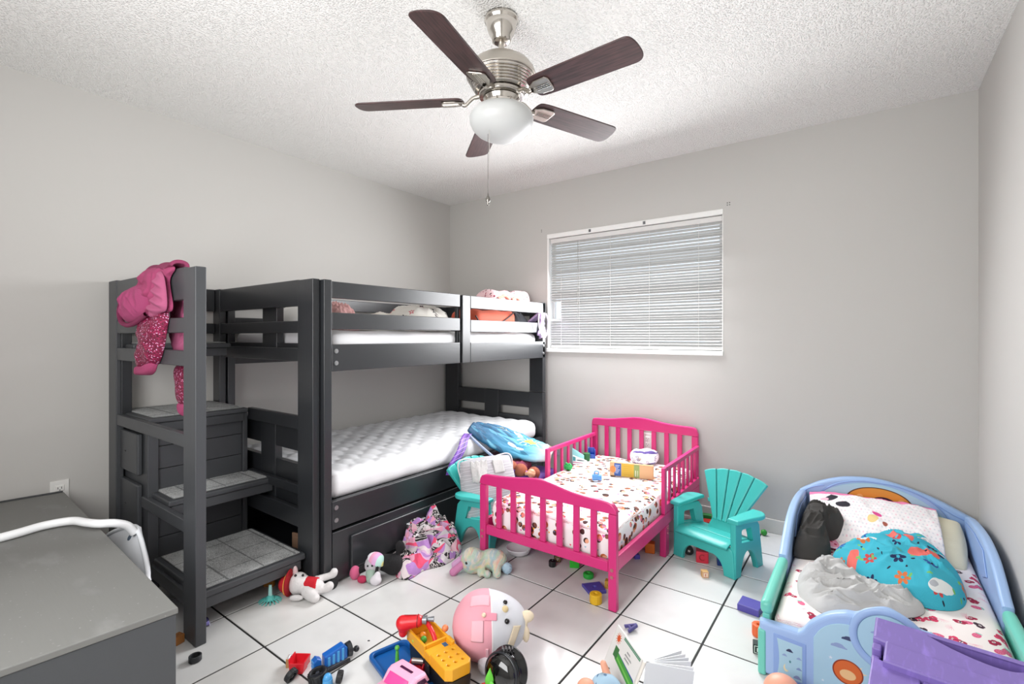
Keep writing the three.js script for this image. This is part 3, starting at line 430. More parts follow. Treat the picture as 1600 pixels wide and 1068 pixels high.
  P(b, 'headboard_molding', [tube([[2.945, 0.2, 0.106], [2.95, 0.3, 0.106], [3.03, 0.38, 0.106], [3.13, 0.418, 0.106], [3.215, 0.424, 0.106], [3.33, 0.414, 0.106], [3.44, 0.368, 0.106], [3.51, 0.285, 0.106], [3.512, 0.2, 0.106]], 0.004, 50, 6), tube([[2.89, 0.2, 0.106], [2.89, 0.318, 0.106], [2.96, 0.362, 0.106], [2.985, 0.368, 0.106]], 0.003, 20, 6), tube([[3.572, 0.2, 0.106], [3.572, 0.29, 0.106], [3.52, 0.32, 0.106], [3.45, 0.362, 0.106]], 0.003, 20, 6)], deep);
  for (const [xa, xb] of [[2.864, 2.9], [3.562, 3.596]]) {
    const w = new THREE.Shape(); w.moveTo(0.106, 0.05); w.lineTo(0.106, 0.322); w.splineThru([[0.2, 0.342], [0.38, 0.362], [0.55, 0.366], [0.7, 0.346], [0.8, 0.31], [0.88, 0.272], [0.93, 0.252]].map((p) => new THREE.Vector2(...p))); w.lineTo(0.93, 0.05); w.closePath();
    P(b, 'side_wing', ext(w, xb - xa, 0.012, 4, 14).rotateY(-Math.PI / 2).translate(xb, 0, 0), blue);
    P(b, 'side_rail', [new RoundedBoxGeometry(xb - xa + 0.004, 0.05, 0.45, 4, 0.018).translate((xa + xb) / 2, 0.22, 1.155), bx(xa + 0.006, xb - 0.006, 0.05, 0.2, 0.932, 1.375)], teal);
    const wi = xa < 3 ? xb + 0.0005 : xa - 0.0045; P(b, 'wing_inset', ext([[0.16, 0.22], [0.16, 0.31], [0.4, 0.335], [0.6, 0.33], [0.68, 0.25], [0.6, 0.22]], 0.004, 0.0015, 1).rotateY(-Math.PI / 2).translate(wi + 0.004, 0, 0), deep);
  }
  P(b, 'bed_deck', bx(2.9005, 3.5615, 0.06, 0.075, 0.106, 1.375), blue);
}
// ---------- child's deck chairs ----------
const tealChair = mm('#3db6b0', 0.38);
function makeChair(label) {
  const c = thing('childs_deck_chair', label, 'chair');
  for (const s of [-1, 1]) {
    const o = new THREE.Shape(); o.moveTo(0.0, 0.0); o.lineTo(0.0, 0.27); o.quadraticCurveTo(0.002, 0.284, 0.015, 0.284); o.lineTo(0.2, 0.262); o.lineTo(0.232, 0.225); o.lineTo(0.272, 0.0); o.lineTo(0.215, 0.0); o.quadraticCurveTo(0.18, 0.11, 0.12, 0.115); o.quadraticCurveTo(0.07, 0.115, 0.052, 0.0); o.closePath();
    const h = new THREE.Path(); h.moveTo(0.05, 0.165); h.lineTo(0.05, 0.225); h.quadraticCurveTo(0.052, 0.24, 0.07, 0.24); h.lineTo(0.15, 0.235); h.lineTo(0.175, 0.15); h.closePath(); o.holes.push(h);
    P(c, 'side_frame', ext(o, 0.03, 0.006, 2).rotateY(Math.PI / 2).translate(s * 0.165 - 0.015, 0, 0), tealChair);
    const a = new THREE.Shape(); a.moveTo(-0.028, 0.006); a.lineTo(0.03, 0.006); a.bezierCurveTo(0.044, -0.05, 0.046, -0.1, 0.062, -0.15); a.bezierCurveTo(0.072, -0.19, 0.056, -0.225, 0.02, -0.235); a.lineTo(-0.025, -0.235); a.bezierCurveTo(-0.02, -0.19, -0.03, -0.13, -0.026, -0.06); a.closePath();
    const g = prep(ext(a, 0.022, 0.007, 3)); g.rotateX(Math.PI / 2); const p = g.attributes.position; for (let i = 0; i < p.count; i++) { const z = p.getZ(i); p.setXYZ(i, s * p.getX(i), 0.295 + p.getY(i) + 0 * z, z); } if (s < 0) for (let i = 0; i < p.count; i += 3) { const t = [p.getX(i), p.getY(i), p.getZ(i)]; p.setXYZ(i, p.getX(i + 1), p.getY(i + 1), p.getZ(i + 1)); p.setXYZ(i + 1, ...t); } if (s < 0) { const n = g.attributes.normal; for (let i = 0; i < n.count; i++) n.setX(i, -n.getX(i)); for (let i = 0; i < n.count; i += 3) { const t = [n.getX(i), n.getY(i), n.getZ(i)]; n.setXYZ(i, n.getX(i + 1), n.getY(i + 1), n.getZ(i + 1)); n.setXYZ(i + 1, ...t); } } g.translate(s * 0.165, 0, 0);
    P(c, 'armrest', g, tealChair);
  }
  const ap = new THREE.Shape(); ap.moveTo(-0.178, 0); ap.lineTo(-0.17, 0.12); ap.quadraticCurveTo(-0.165, 0.148, -0.14, 0.148); ap.lineTo(0.14, 0.148); ap.quadraticCurveTo(0.165, 0.148, 0.17, 0.12); ap.lineTo(0.178, 0); ap.lineTo(0.118, 0); ap.quadraticCurveTo(0.115, 0.075, 0.06, 0.088); ap.lineTo(-0.06, 0.088); ap.quadraticCurveTo(-0.115, 0.075, -0.118, 0); ap.closePath();
  P(c, 'front_apron', ext(ap, 0.026, 0.006, 2).translate(0, 0, -0.02), tealChair);
  const seatF = (z0, z1) => sheet((u, v) => { const t = mix(z0, z1, v), y = 0.163 - 0.05 * Math.max(0, t) - (t < 0 ? 9 * t * t : 0) - 0.02 * smooth(0.05, 0.2, t); return [mix(-0.148, 0.148, u), y, -0.015 - t]; }, 8, 16, 0.012);
  P(c, 'seat', [seatF(-0.045, 0.046), seatF(0.05, 0.215)], tealChair);
  const tilt = 0.42, place = (g) => prep(g).rotateX(-tilt).translate(0, 0.115, -0.19), topY = (x) => 0.357 - 1.1 * x * x;
  for (let i = 0; i < 5; i++) {
    const k0 = (i - 2.5) / 2.5, k1 = (i - 1.5) / 2.5, b0 = 0.07, w1 = 0.186, g = 0.003, s = new THREE.Shape();
    s.moveTo(k0 * b0 + g, 0.07); s.lineTo(k0 * w1 + g, topY(k0 * w1)); s.quadraticCurveTo((k0 + k1) / 2 * w1, topY((k0 + k1) / 2 * w1) + 0.008, k1 * w1 - g, topY(k1 * w1)); s.lineTo(k1 * b0 - g, 0.07); s.closePath();
    P(c, 'back_slat', place(ext(s, 0.022, 0.005, 2)), tealChair);
  }
  P(c, 'back_base', place(ext([[-0.1, -0.01], [-0.072, 0.085], [0.072, 0.085], [0.1, -0.01]], 0.018, 0.004).translate(0, 0, -0.004)), tealChair);
  P(c, 'back_brace', place(ext([[-0.13, 0.155], [-0.138, 0.175], [0.138, 0.175], [0.13, 0.155]], 0.014, 0.003).translate(0, 0, -0.015)), tealChair);
  return c;
}
const chairA = makeChair('turquoise plastic deck chair standing empty between the pink bed and the blue bed');
chairA.position.set(2.484, 0, 0.703); chairA.rotation.y = -0.312;
const chairB = chairA.clone(); chairB.name = numbered('childs_deck_chair'); chairB.userData = { label: 'turquoise plastic deck chair holding a grey cushion, beside the bunk bed', category: 'chair', kind: 'thing' };
chairB.position.set(1.478, 0, 1.068); chairB.rotation.y = Math.PI / 2; scene.add(chairB);
// ---------- purple toy chest ----------
{
  const scr = dataTex(512, (u, v) => { const k = 1 + 0.2 * smooth(0.1, 0.8, fbm(u * 9, v * 3, 41, 5)) + 0.05 * smooth(0.5, 0.8, noise(u * 60, v * 9, 3)); return [0.50 * k, 0.42 * k, 0.70 * k]; }, 0.7, true);
  const pm = mm('#ffffff', 0.4, 0, { map: scr }), t = thing('toy_chest', 'scratched purple plastic toy chest with a long handle slot, in the right foreground', 'toy chest', [3.197, 0, 1.592], -0.075);
  const flat = (s, y0, y1, b) => boxuv(prep(ext(s, y1 - y0, b, 2, 24)).rotateX(-Math.PI / 2).translate(0, y0, 0));
  const lid = new THREE.Shape(); lid.moveTo(0, 0); lid.lineTo(0.39, 0); lid.lineTo(0.39, -0.2); lid.lineTo(0.028, -0.2); lid.lineTo(0.028, -0.125); lid.lineTo(0.002, -0.118); lid.closePath();
  const hole = new THREE.Path(); hole.moveTo(0.105, -0.022); hole.lineTo(0.305, -0.02); hole.bezierCurveTo(0.31, -0.06, 0.28, -0.088, 0.235, -0.085); hole.bezierCurveTo(0.19, -0.08, 0.14, -0.055, 0.105, -0.022); lid.holes.push(hole);
  P(t, 'lid', flat(lid, 0.355, 0.4, 0.006), pm);
  P(t, 'lid_ridge', flat([[0.029, -0.138], [0.39, -0.16], [0.39, -0.235], [0.029, -0.235]], 0.36, 0.407, 0.005), pm);
  P(t, 'front_panel', [flat([[0.006, -0.2], [0.1, -0.2355], [0.1, -0.62], [0.006, -0.62]], 0.352, 0.39, 0.004), flat([[0.104, -0.2355], [0.26, -0.2355], [0.26, -0.62], [0.104, -0.62]], 0.352, 0.39, 0.004), flat([[0.264, -0.2355], [0.39, -0.2355], [0.39, -0.62], [0.264, -0.62]], 0.352, 0.39, 0.004)], pm);
  P(t, 'latch', [bx(0.002, 0.022, 0.33, 0.39, 0.13, 0.16), bx(0.002, 0.02, 0.33, 0.375, 0.165, 0.19)], pm);
  P(t, 'body', [bx(0.008, 0.022, 0, 0.351, 0.006, 0.615), bx(0.37, 0.384, 0, 0.351, 0.006, 0.615), bx(0.022, 0.37, 0, 0.351, 0.006, 0.02), bx(0.022, 0.37, 0, 0.351, 0.6, 0.615), bx(0.022, 0.37, 0.01, 0.022, 0.02, 0.6)], mm('#6c55ad', 0.45));
  P(t, 'handle_well', bx(0.1, 0.35, 0.27, 0.276, 0.0205, 0.11), mm('#4b3a86', 0.5));
}
// ---------- mattresses and bedding ----------
const sheetWhite = cloth('#f2f2f4', 0.85), YAW = 36.326 * Math.PI / 180;
one('mattress', 'white sheeted mattress on the upper bunk, behind the guard rails', 'mattress', soft(1.0, 0.126, 1.86, 0.05, [20, 6, 60], (v, n) => { v.x += 0.006 * noise(v.z * 3, v.y * 4, 1) * Math.abs(n.x || 0); v.y += n.y > 0.5 ? 0.004 * noise(v.x * 5, v.z * 5, 3) : 0; }), sheetWhite, [0.558, 1.1725, 1.035]);
one('mattress', 'quilted white mattress on the lower bunk', 'mattress', soft(1.002, 0.13, 1.85, 0.05, [110, 8, 220], (v, n) => {
  if (n.y > 0.6) { const X = v.x + 0.008 * noise(v.z * 16, v.x * 9, 2), Z = v.z + 0.008 * noise(v.x * 16, 3, v.z * 9), r0 = Math.floor(Z / 0.078); let d = 9; for (let r = r0 - 1; r <= r0 + 1; r++) { const o = 0.5 * (r & 1), c0 = Math.round(X / 0.135 - o); for (let c = c0 - 1; c <= c0 + 1; c++) d = Math.min(d, Math.hypot((X / 0.135 - c - o) * 1.15, (Z / 0.078 - r - 0.5) * 0.95)); } v.y += 0.02 * Math.sqrt(sat(1 - d / 0.66)) * (0.75 + 0.3 * noise(v.x * 6, v.z * 6, 5)) + 0.006 * noise(v.x * 2.2, v.z * 2.2, 9); }
  else v.x += 0.004 * noise(v.z * 5, v.y * 8, 4);
}), cloth('#f3f3f5', 0.85, { bumpScale: 0.0004 }), [0.56, 0.455, 1.03]);
const rnd2 = (s) => { let k = s; return () => { k = (k * 1664525 + 1013904223) >>> 0; return k / 4294967296; }; };
const babies = canvasTex(1024, 1024, (c) => { // small printed faces, hearts and dots
  const R = rnd2(11); c.fillStyle = '#f6f3f3'; c.fillRect(0, 0, 1024, 1024);
  const put = (f) => { const x = R() * 1024, y = R() * 1024; for (const dx of [-1024, 0, 1024]) for (const dy of [-1024, 0, 1024]) { c.save(); c.translate(x + dx, y + dy); f(); c.restore(); } };
  for (let i = 0; i < 112; i++) { const col = ['#8a5b49', '#4a2a26', '#f0b18d', '#f08a86', '#7b4a3c', '#e8a48a'][Math.floor(R() * 6)], s = 22 + R() * 16, a = R() * 6, h = R(); put(() => { c.rotate(a); c.fillStyle = h < 0.6 ? '#3b2422' : '#c06a3a'; c.beginPath(); c.ellipse(0, -s * 0.25, s * 0.95, s * 0.85, 0, 0, 7); c.fill(); c.fillStyle = col; c.beginPath(); c.ellipse(0, s * 0.12, s * 0.78, s * 0.68, 0, 0, 7); c.fill(); }); }
  for (let i = 0; i < 170; i++) { const col = ['#e8455f', '#9fd0da', '#f3b03c', '#d86db0', '#5f7fb8'][Math.floor(R() * 5)], s = 6 + R() * 9; put(() => { c.fillStyle = col; c.beginPath(); c.moveTo(0, s); c.bezierCurveTo(-s * 1.6, -s * 0.3, -s * 0.6, -s * 1.3, 0, -s * 0.4); c.bezierCurveTo(s * 0.6, -s * 1.3, s * 1.6, -s * 0.3, 0, s); c.fill(); }); }
}, 0.56, 0.56);
one('mattress', 'toddler mattress in a white sheet printed with small brown faces, on the pink bed', 'mattress', soft(0.70, 0.155, 1.262, 0.04, [24, 8, 44], (v, n) => { v.y += n.y > 0.5 ? 0.006 * noise(v.x * 5, v.z * 4, 13) : 0; if (n.y < -0.5) v.y -= 0; v.x += 0.004 * noise(v.z * 7, v.y * 6, 2); v.z += 0.004 * noise(v.x * 9, v.y * 8, 7); }), mm('#ffffff', 0.88, 0, { map: babies, bumpMap: clothBump, bumpScale: 0.0006 }), [1.911, 0.2585, 0.703]);
const berries = canvasTex(1024, 1024, (c) => { // butterflies, strawberries and faint sprigs
  const R = rnd2(5); c.fillStyle = '#f4ebe7'; c.fillRect(0, 0, 1024, 1024);
  const put = (f) => { const x = R() * 1024, y = R() * 1024; for (const dx of [-1024, 0, 1024]) for (const dy of [-1024, 0, 1024]) { c.save(); c.translate(x + dx, y + dy); f(); c.restore(); } };
  for (let i = 0; i < 24; i++) { const a = R() * 6; put(() => { c.rotate(a); c.fillStyle = '#dd5f86'; c.beginPath(); c.ellipse(0, 0, 24, 36, 0, 0, 7); c.fill(); c.fillStyle = '#f3b7c6'; for (let k = 0; k < 6; k++) c.fillRect(-12 + (k % 3) * 11, -12 + Math.floor(k / 3) * 18, 4, 5); c.fillStyle = '#8fc7b8'; c.beginPath(); c.ellipse(0, -36, 20, 8, 0, 0, 7); c.fill(); }); }
  for (let i = 0; i < 40; i++) { const a = R() * 6, col = ['#d93a63', '#a81f45', '#3a2030'][Math.floor(R() * 2.6)]; put(() => { c.rotate(a); c.fillStyle = col; for (const s of [-1, 1]) { c.beginPath(); c.ellipse(s * 22, -10, 22, 15, s * 0.5, 0, 7); c.ellipse(s * 17, 14, 15, 10, -s * 0.4, 0, 7); c.fill(); } c.fillStyle = '#3a2030'; c.fillRect(-3, -22, 6, 44); }); }
  for (let i = 0; i < 26; i++) { const a = R() * 6; put(() => { c.rotate(a); c.strokeStyle = '#f0bac4'; c.lineWidth = 3; c.beginPath(); for (let k = 0; k < 9; k++) { c.moveTo(0, 0); c.lineTo(40 * Math.cos(k * 0.4 - 1.6), 40 * Math.sin(k * 0.4 - 1.6)); } c.stroke(); }); }
}, 0.48, 0.48);
one('mattress', 'toddler mattress in a cream sheet with pink strawberries and butterflies, on the blue bed', 'mattress', soft(0.655, 0.125, 1.262, 0.035, [22, 6, 44], (v, n) => { v.y += n.y > 0.5 ? 0.007 * noise(v.x * 4, v.z * 3, 21) + 0.004 * folds(v.x, v.z, 6, 1.1, 3) : 0; }), mm('#ffffff', 0.88, 0, { map: berries, bumpMap: clothBump, bumpScale: 0.0006 }), [3.231, 0.1395, 0.741]);
// on the blue bed: cream pillow, dotted cover, black garment, grey and turquoise blankets
{
  const pillowGeo = (w, h, d, k = 2.6) => soft(w, h, d, 0.02, [36, 6, 26], (v) => { const a = Math.abs(v.x) / (w / 2), b = Math.abs(v.z) / (d / 2), m = Math.pow(sat(1 - Math.pow(a, k)), 0.6) * Math.pow(sat(1 - Math.pow(b, k)), 0.6); v.y *= 0.12 + 0.88 * m; v.y += v.y > 0 ? 0.003 * folds(v.x, v.z, 14, 0.6, 2) * m : 0; v.x *= 1 - 0.05 * b * b; v.z *= 1 - 0.06 * a * a; });
  const p = P(scene, numbered('pillow'), pillowGeo(0.62, 0.12, 0.42), cloth('#e6dfc3', 0.85)); p.position.set(3.235, 0.243, 0.315); p.rotation.set(0.25, -0.05, 0.02); p.userData = { label: 'cream pillow under the pink edged dotted cover, by the headboard of the blue bed', category: 'pillow', kind: 'thing' };
  const dots = canvasTex(1024, 640, (c) => {
    c.translate(0, 640); c.scale(1, -1); c.fillStyle = '#f3eff0'; c.fillRect(0, 0, 1024, 640);
    for (let j = 0; j < 17; j++) for (let i = 0; i < 34; i++) { c.fillStyle = (i + j) % 3 ? '#dcdde2' : '#f1ced8'; c.beginPath(); c.ellipse(15 + i * 30 + (j % 2) * 15, 70 + j * 34, 7, 7, 0, 0, 7); c.fill(); }
    c.fillStyle = '#ee86b1'; c.fillRect(0, 592, 1024, 48);
    c.fillStyle = '#2a2732'; for (const [x, y, a] of [[190, 520, 0.4], [285, 440, 0.1]]) { c.beginPath(); c.ellipse(x, y, 62, 34, a, 0, 7); c.fill(); }
    c.fillStyle = '#ecb9c9'; c.beginPath(); c.ellipse(130, 500, 40, 22, 0.3, 0, 7); c.fill();
    c.fillStyle = '#e9cf8f'; c.beginPath(); c.ellipse(520, 330, 46, 34, 0.5, 0, 7); c.fill(); c.fillStyle = '#d84a8e'; c.beginPath(); c.ellipse(555, 380, 40, 18, -0.4, 0, 7); c.fill(); c.fillStyle = '#a85a4a'; c.beginPath(); c.arc(610, 300, 20, 0, 7); c.fill();
    c.fillStyle = '#74b5a2'; for (const [x, y, r] of [[360, 90, 70], [440, 70, 50], [300, 60, 40]]) { c.beginPath(); c.ellipse(x, y, r, r * 0.6, 0.4, 0, 7); c.fill(); }
    c.fillStyle = '#f0a3bf'; c.beginPath(); c.ellipse(160, 90, 60, 90, 0.6, 0, 7); c.fill(); c.fillStyle = '#c23a5c'; for (const [x, y] of [[120, 60], [170, 90], [150, 140], [200, 60]]) { c.beginPath(); c.arc(x, y, 13, 0, 7); c.fill(); } c.fillStyle = '#b92d5c'; c.beginPath(); c.ellipse(690, 60, 32, 26, 0.5, 0, 7); c.fill();
  }, 1, 1);
  const pillowTop = (x, z) => { const a = Math.abs(x - 3.235) / 0.31, b = Math.abs(z - 0.315) / 0.21; if (a >= 1 || b >= 1) return 0; const m = Math.pow(1 - Math.pow(a, 2.6), 0.6) * Math.pow(1 - Math.pow(b, 2.6), 0.6); return 0.243 + 0.06 * (0.12 + 0.88 * m) - (z - 0.315) * 0.25; };
  const cov = sheet((u, v) => { // u left to right, v front to head
    const x = mix(2.915, 3.455, u) + 0.05 * (1 - v) * (1 - u), z = mix(0.64, 0.118, v), y = Math.max(0.214, pillowTop(x, z) + 0.012, pillowTop(x, z + 0.03) + 0.006, pillowTop(x + 0.02, z) + 0.008);
    return [x, y + 0.006 + 0.009 * Math.max(0, folds(x, z, 9, -0.9, 5) + 0.2) + 0.004 * noise(x * 12, z * 12, 3), z];
  }, 80, 60, 0.006);
  one('dotted_cover', 'white dotted cover with a pink edge over the pillow on the blue bed', 'blanket', cov, mm('#ffffff', 0.9, 0, { map: dots, bumpMap: clothBump, bumpScale: 0.0006 }));
  one('black_garment', 'crumpled black garment at the left rail of the blue bed', 'clothing', heap([[2.915, 0.80], [2.98, 0.785], [3.045, 0.70], [3.02, 0.60], [3.075, 0.50], [3.095, 0.37], [3.03, 0.30], [2.98, 0.24], [2.93, 0.25], [2.908, 0.40], [2.906, 0.6]], (u, x, z) => (0.155 - 0.06 * smooth(0.45, 0.8, z)) * Math.pow(sat(1 - Math.pow(u, 2.6)), 0.5) + 0.035 * folds(x, z, 12, 0.5, 3) * sat(3 - 3 * u) + 0.006, { n: 140, m: 60 }), cloth('#3b3937', 0.92), [0, 0.2, 0]);
  one('grey_blanket', 'rumpled pale grey fleece blanket in front of the turquoise one on the blue bed', 'blanket', heap([[2.955, 1.12], [2.975, 1.19], [3.05, 1.262], [3.13, 1.24], [3.22, 1.165], [3.32, 1.09], [3.345, 1.0], [3.2, 0.92], [3.09, 0.84], [3.04, 0.765], [2.99, 0.85], [2.975, 0.92], [2.95, 1.02]], (u, x, z) => 0.04 * Math.pow(sat(1 - Math.pow(u, 6)), 0.5) + 0.05 * Math.max(0, folds(x, z, 10, 1.0, 8) + 0.15) * sat(4 - 4 * u) + 0.03 * Math.exp(-((x - 3.01) ** 2 + (z - 1.05) ** 2) / 0.0022), { n: 150, m: 70 }), fuzz('#d3d3d2'), [0, 0.203, 0]);
  const flowers = canvasTex(1024, 1024, (c) => {
    c.fillStyle = '#3fb7cd'; c.fillRect(0, 0, 1024, 1024);
    const fl = (x, y, r, col) => { c.fillStyle = col; for (let k = 0; k < 6; k++) { c.beginPath(); c.ellipse(x + r * 0.62 * Math.cos(k * 1.047), y + r * 0.62 * Math.sin(k * 1.047), r * 0.42, r * 0.26, k * 1.047, 0, 7); c.fill(); } };
    const R = rnd2(31); const L = [['#1d2c55', 60], ['#cf4a4a', 58], ['#2a56a8', 54], ['#1d2c55', 48], ['#e07a45', 60]];
    for (let j = 0; j < 4; j++) for (let i = 0; i < 4; i++) { const q = L[(i * 2 + j * 3) % 5]; fl(110 + i * 255 + R() * 60, 100 + j * 255 + R() * 60, q[1], q[0]); }
    c.fillStyle = '#f0766c'; for (const [x, y, a] of [[330, 330, 0.4], [760, 120, 1.2], [160, 720, -0.3], [820, 760, 0.9]]) { c.beginPath(); c.ellipse(x, y, 130, 56, a, 0, 7); c.fill(); }
    c.fillStyle = '#eef0ee'; for (const [x, y, a] of [[560, 560, 0.2], [930, 480, 1.0], [420, 930, 0.6]]) { c.beginPath(); c.ellipse(x, y, 105, 60, a, 0, 7); c.fill(); c.fillStyle = '#b9bcc2'; c.beginPath(); c.ellipse(x - 50, y - 10, 36, 26, 0.5, 0, 7); c.fill(); c.fillStyle = '#eef0ee'; }
    c.fillStyle = '#7cc36a'; for (let i = 0; i < 26; i++) { c.beginPath(); c.ellipse(R() * 1024, R() * 1024, 24, 10, R() * 6, 0, 7); c.fill(); }
    c.fillStyle = '#20263c'; for (let i = 0; i < 18; i++) { c.beginPath(); c.ellipse(R() * 1024, R() * 1024, 18, 8, R() * 6, 0, 7); c.fill(); }
  }, 0.46, 0.46);
  one('flower_blanket', 'turquoise fleece blanket with red and navy flowers, heaped in the middle of the blue bed', 'blanket', heap([[3.05, 0.77], [3.15, 0.89], [3.27, 0.975], [3.36, 1.0], [3.44, 0.955], [3.485, 0.82], [3.47, 0.66], [3.44, 0.52], [3.39, 0.39], [3.28, 0.42], [3.19, 0.50], [3.1, 0.66]], (u, x, z) => 0.115 * Math.pow(sat(1 - Math.pow(u, 2.8)), 0.55) + 0.034 * folds(x, z, 8, 2.2, 6) * sat(3 - 3 * u) + 0.01 * smooth(1, 0.9, u), { n: 150, m: 70 }), mm('#ffffff', 0.95, 0, { map: flowers, bumpMap: fuzzBump, bumpScale: 0.002, sheen: 0.3 }), [0, 0.205, 0]);
}
// on the upper bunk
{
  const up = 1.2365;
  const lump = (c, r, amp, f, s) => (u, x, z) => r * Math.pow(sat(1 - Math.pow(u, 2.4)), 0.55) + amp * folds(x, z, f, s, s * 3) * sat(3 - 3 * u) + 0.004;
  const oval = (cx, cz, rx, rz, n = 12, w = 0.08) => Array.from({ length: n }, (_, i) => { const a = i * 2 * Math.PI / n, k = 1 + w * noise(cx * 9 + Math.cos(a) * 2, Math.sin(a) * 2, cz * 7); return [cx + rx * k * Math.cos(a), cz + rz * k * Math.sin(a)]; });
  one('pink_blanket', 'pink nubbly blanket bundled at the near end of the upper bunk', 'blanket', heap(oval(0.9, 1.82, 0.12, 0.12), (u, x, z) => 0.14 * Math.pow(sat(1 - u ** 2.4), 0.5) + 0.012 * noise(x * 45, 0, z * 45) + 0.004), fuzz('#e9b4b2'), [0, up, 0]);
  one('white_duvet', 'white duvet mounded at the near end of the upper bunk, seen through the end rails', 'duvet', heap(oval(0.42, 1.72, 0.33, 0.2), lump(0, 0.15, 0.03, 5, 1)), cloth('#e2e1de'), [0, up, 0]);
  one('cream_blanket', 'flat cream blanket along the upper bunk beside the star print one', 'blanket', heap([[0.75, 1.68], [0.98, 1.70], [1.0, 1.4], [0.99, 1.1], [0.75, 1.08], [0.7, 1.4]], lump(0, 0.105, 0.025, 6, 1.5), { n: 130, m: 40 }), cloth('#dfd9d0'), [0, up, 0]);
  const stars = canvasTex(512, 512, (c) => { c.fillStyle = '#cdc9c2'; c.fillRect(0, 0, 512, 512); const R = rnd2(3); for (let i = 0; i < 16; i++) { const x = R() * 512, y = R() * 512; c.strokeStyle = i % 3 ? '#3a3436' : '#b04a52'; c.lineWidth = 6; c.beginPath(); for (let k = 0; k < 11; k++) { const a = k * Math.PI / 5, r = k % 2 ? 10 : 24; c.lineTo(x + r * Math.cos(a), y + r * Math.sin(a)); } c.stroke(); } }, 0.4, 0.4);
  one('star_blanket', 'pale grey blanket printed with red and black stars, on the upper bunk', 'blanket', heap([[0.93, 1.5], [1.05, 1.44], [1.052, 1.1], [0.86, 1.0], [0.78, 1.2], [0.82, 1.42]], (u, x, z) => 0.135 * Math.pow(sat(1 - u ** 5), 0.5) + 0.04 * folds(x, z, 9, 0.7, 2) * sat(3 - 3 * u) + 0.004, { n: 120, m: 50 }), mm('#ffffff', 0.9, 0, { map: stars }), [0, up, 0]);
  const op = thing('orange_cushion', 'rust orange cushion with black piping behind the far guard panel of the upper bunk', 'cushion', [0.9, up + 0.078, 0.585]);
  P(op, 'cover', soft(0.26, 0.155, 0.48, 0.05, [14, 8, 26], (v) => { v.y += 0.006 * noise(v.x * 9, v.z * 8, 4); }), cloth('#c9563a', 0.7));
  P(op, 'piping', [tube([[0.134, 0.03, 0.25], [0.136, -0.045, 0.17], [0.136, -0.02, 0.0], [0.136, 0.03, -0.12], [0.134, 0.075, -0.2]], 0.005, 30, 6), tube([[0.134, -0.07, 0.2], [0.136, -0.07, -0.05], [0.132, -0.03, -0.25]], 0.004, 20, 6)], mm('#2c1a1a', 0.6));
  one('black_garment', 'black garment bundled beside the orange cushion on the upper bunk', 'clothing', heap(oval(0.94, 0.25, 0.1, 0.14), lump(0, 0.15, 0.035, 8, 2)), cloth('#25262c', 0.8), [0, up, 0]);
  const flor = canvasTex(512, 512, (c) => { c.fillStyle = '#ecc9cd'; c.fillRect(0, 0, 512, 512); const R = rnd2(8); for (let i = 0; i < 90; i++) { c.fillStyle = ['#7a2740', '#a8455c', '#f6e3e2', '#4d1a30'][i % 4]; c.beginPath(); c.ellipse(R() * 512, R() * 512, 14, 7, R() * 6, 0, 7); c.fill(); } }, 0.3, 0.3);
  const roll = thing('rolled_blanket', 'rolled pink floral blanket lying on top of the orange cushion', 'blanket', [0.87, 1.485, 0.31]);
  P(roll, 'roll', soft(0.2, 0.135, 0.52, 0.066, [14, 12, 40], (v) => { v.y += 0.012 * noise(v.x * 7, v.z * 8, 14) + 0.016 * smooth(-0.05, -0.2, v.z); v.x += 0.01 * noise(v.z * 12, v.y * 9, 3); }), mm('#ffffff', 0.9, 0, { map: flor }));
  P(roll, 'lining', [tube([[0.1, 0.0, 0.2], [0.104, 0.025, 0.12], [0.104, 0.0, 0.06]], 0.012, 16, 8), tube([[0.104, 0.0, 0.03], [0.106, 0.02, -0.03], [0.106, -0.02, -0.09]], 0.012, 16, 8)], cloth('#f0a08c'));
  const lav = thing('lavender_cloth', 'lavender cloth with white edging hanging over the far rail of the upper bunk', 'clothing');
  P(lav, 'cloth', sheet((u, v) => { const a = (v - 0.18) * 0.25, over = v < 0.18; return [over ? 1.02 + 0.5 * v : 1.108 + 0.012 * Math.sin(u * 9) + 0.006 * noise(u * 5, v * 5, 1), over ? 1.32 + 0.4 * v : 1.39 - a * (1 - 0.3 * Math.abs(u - 0.5)), mix(0.185, 0.07, u) + (u - 0.5) * 0.08 * Math.sin(Math.PI * v)]; }, 24, 30, 0.012), cloth('#b39cc4'));
  P(lav, 'edging', tube([[1.125, 1.38, 0.19], [1.13, 1.3, 0.2], [1.13, 1.22, 0.165], [1.13, 1.19, 0.13], [1.13, 1.23, 0.08], [1.13, 1.32, 0.06], [1.12, 1.385, 0.08]], 0.006, 40, 6), cloth('#efe9f2'));
}
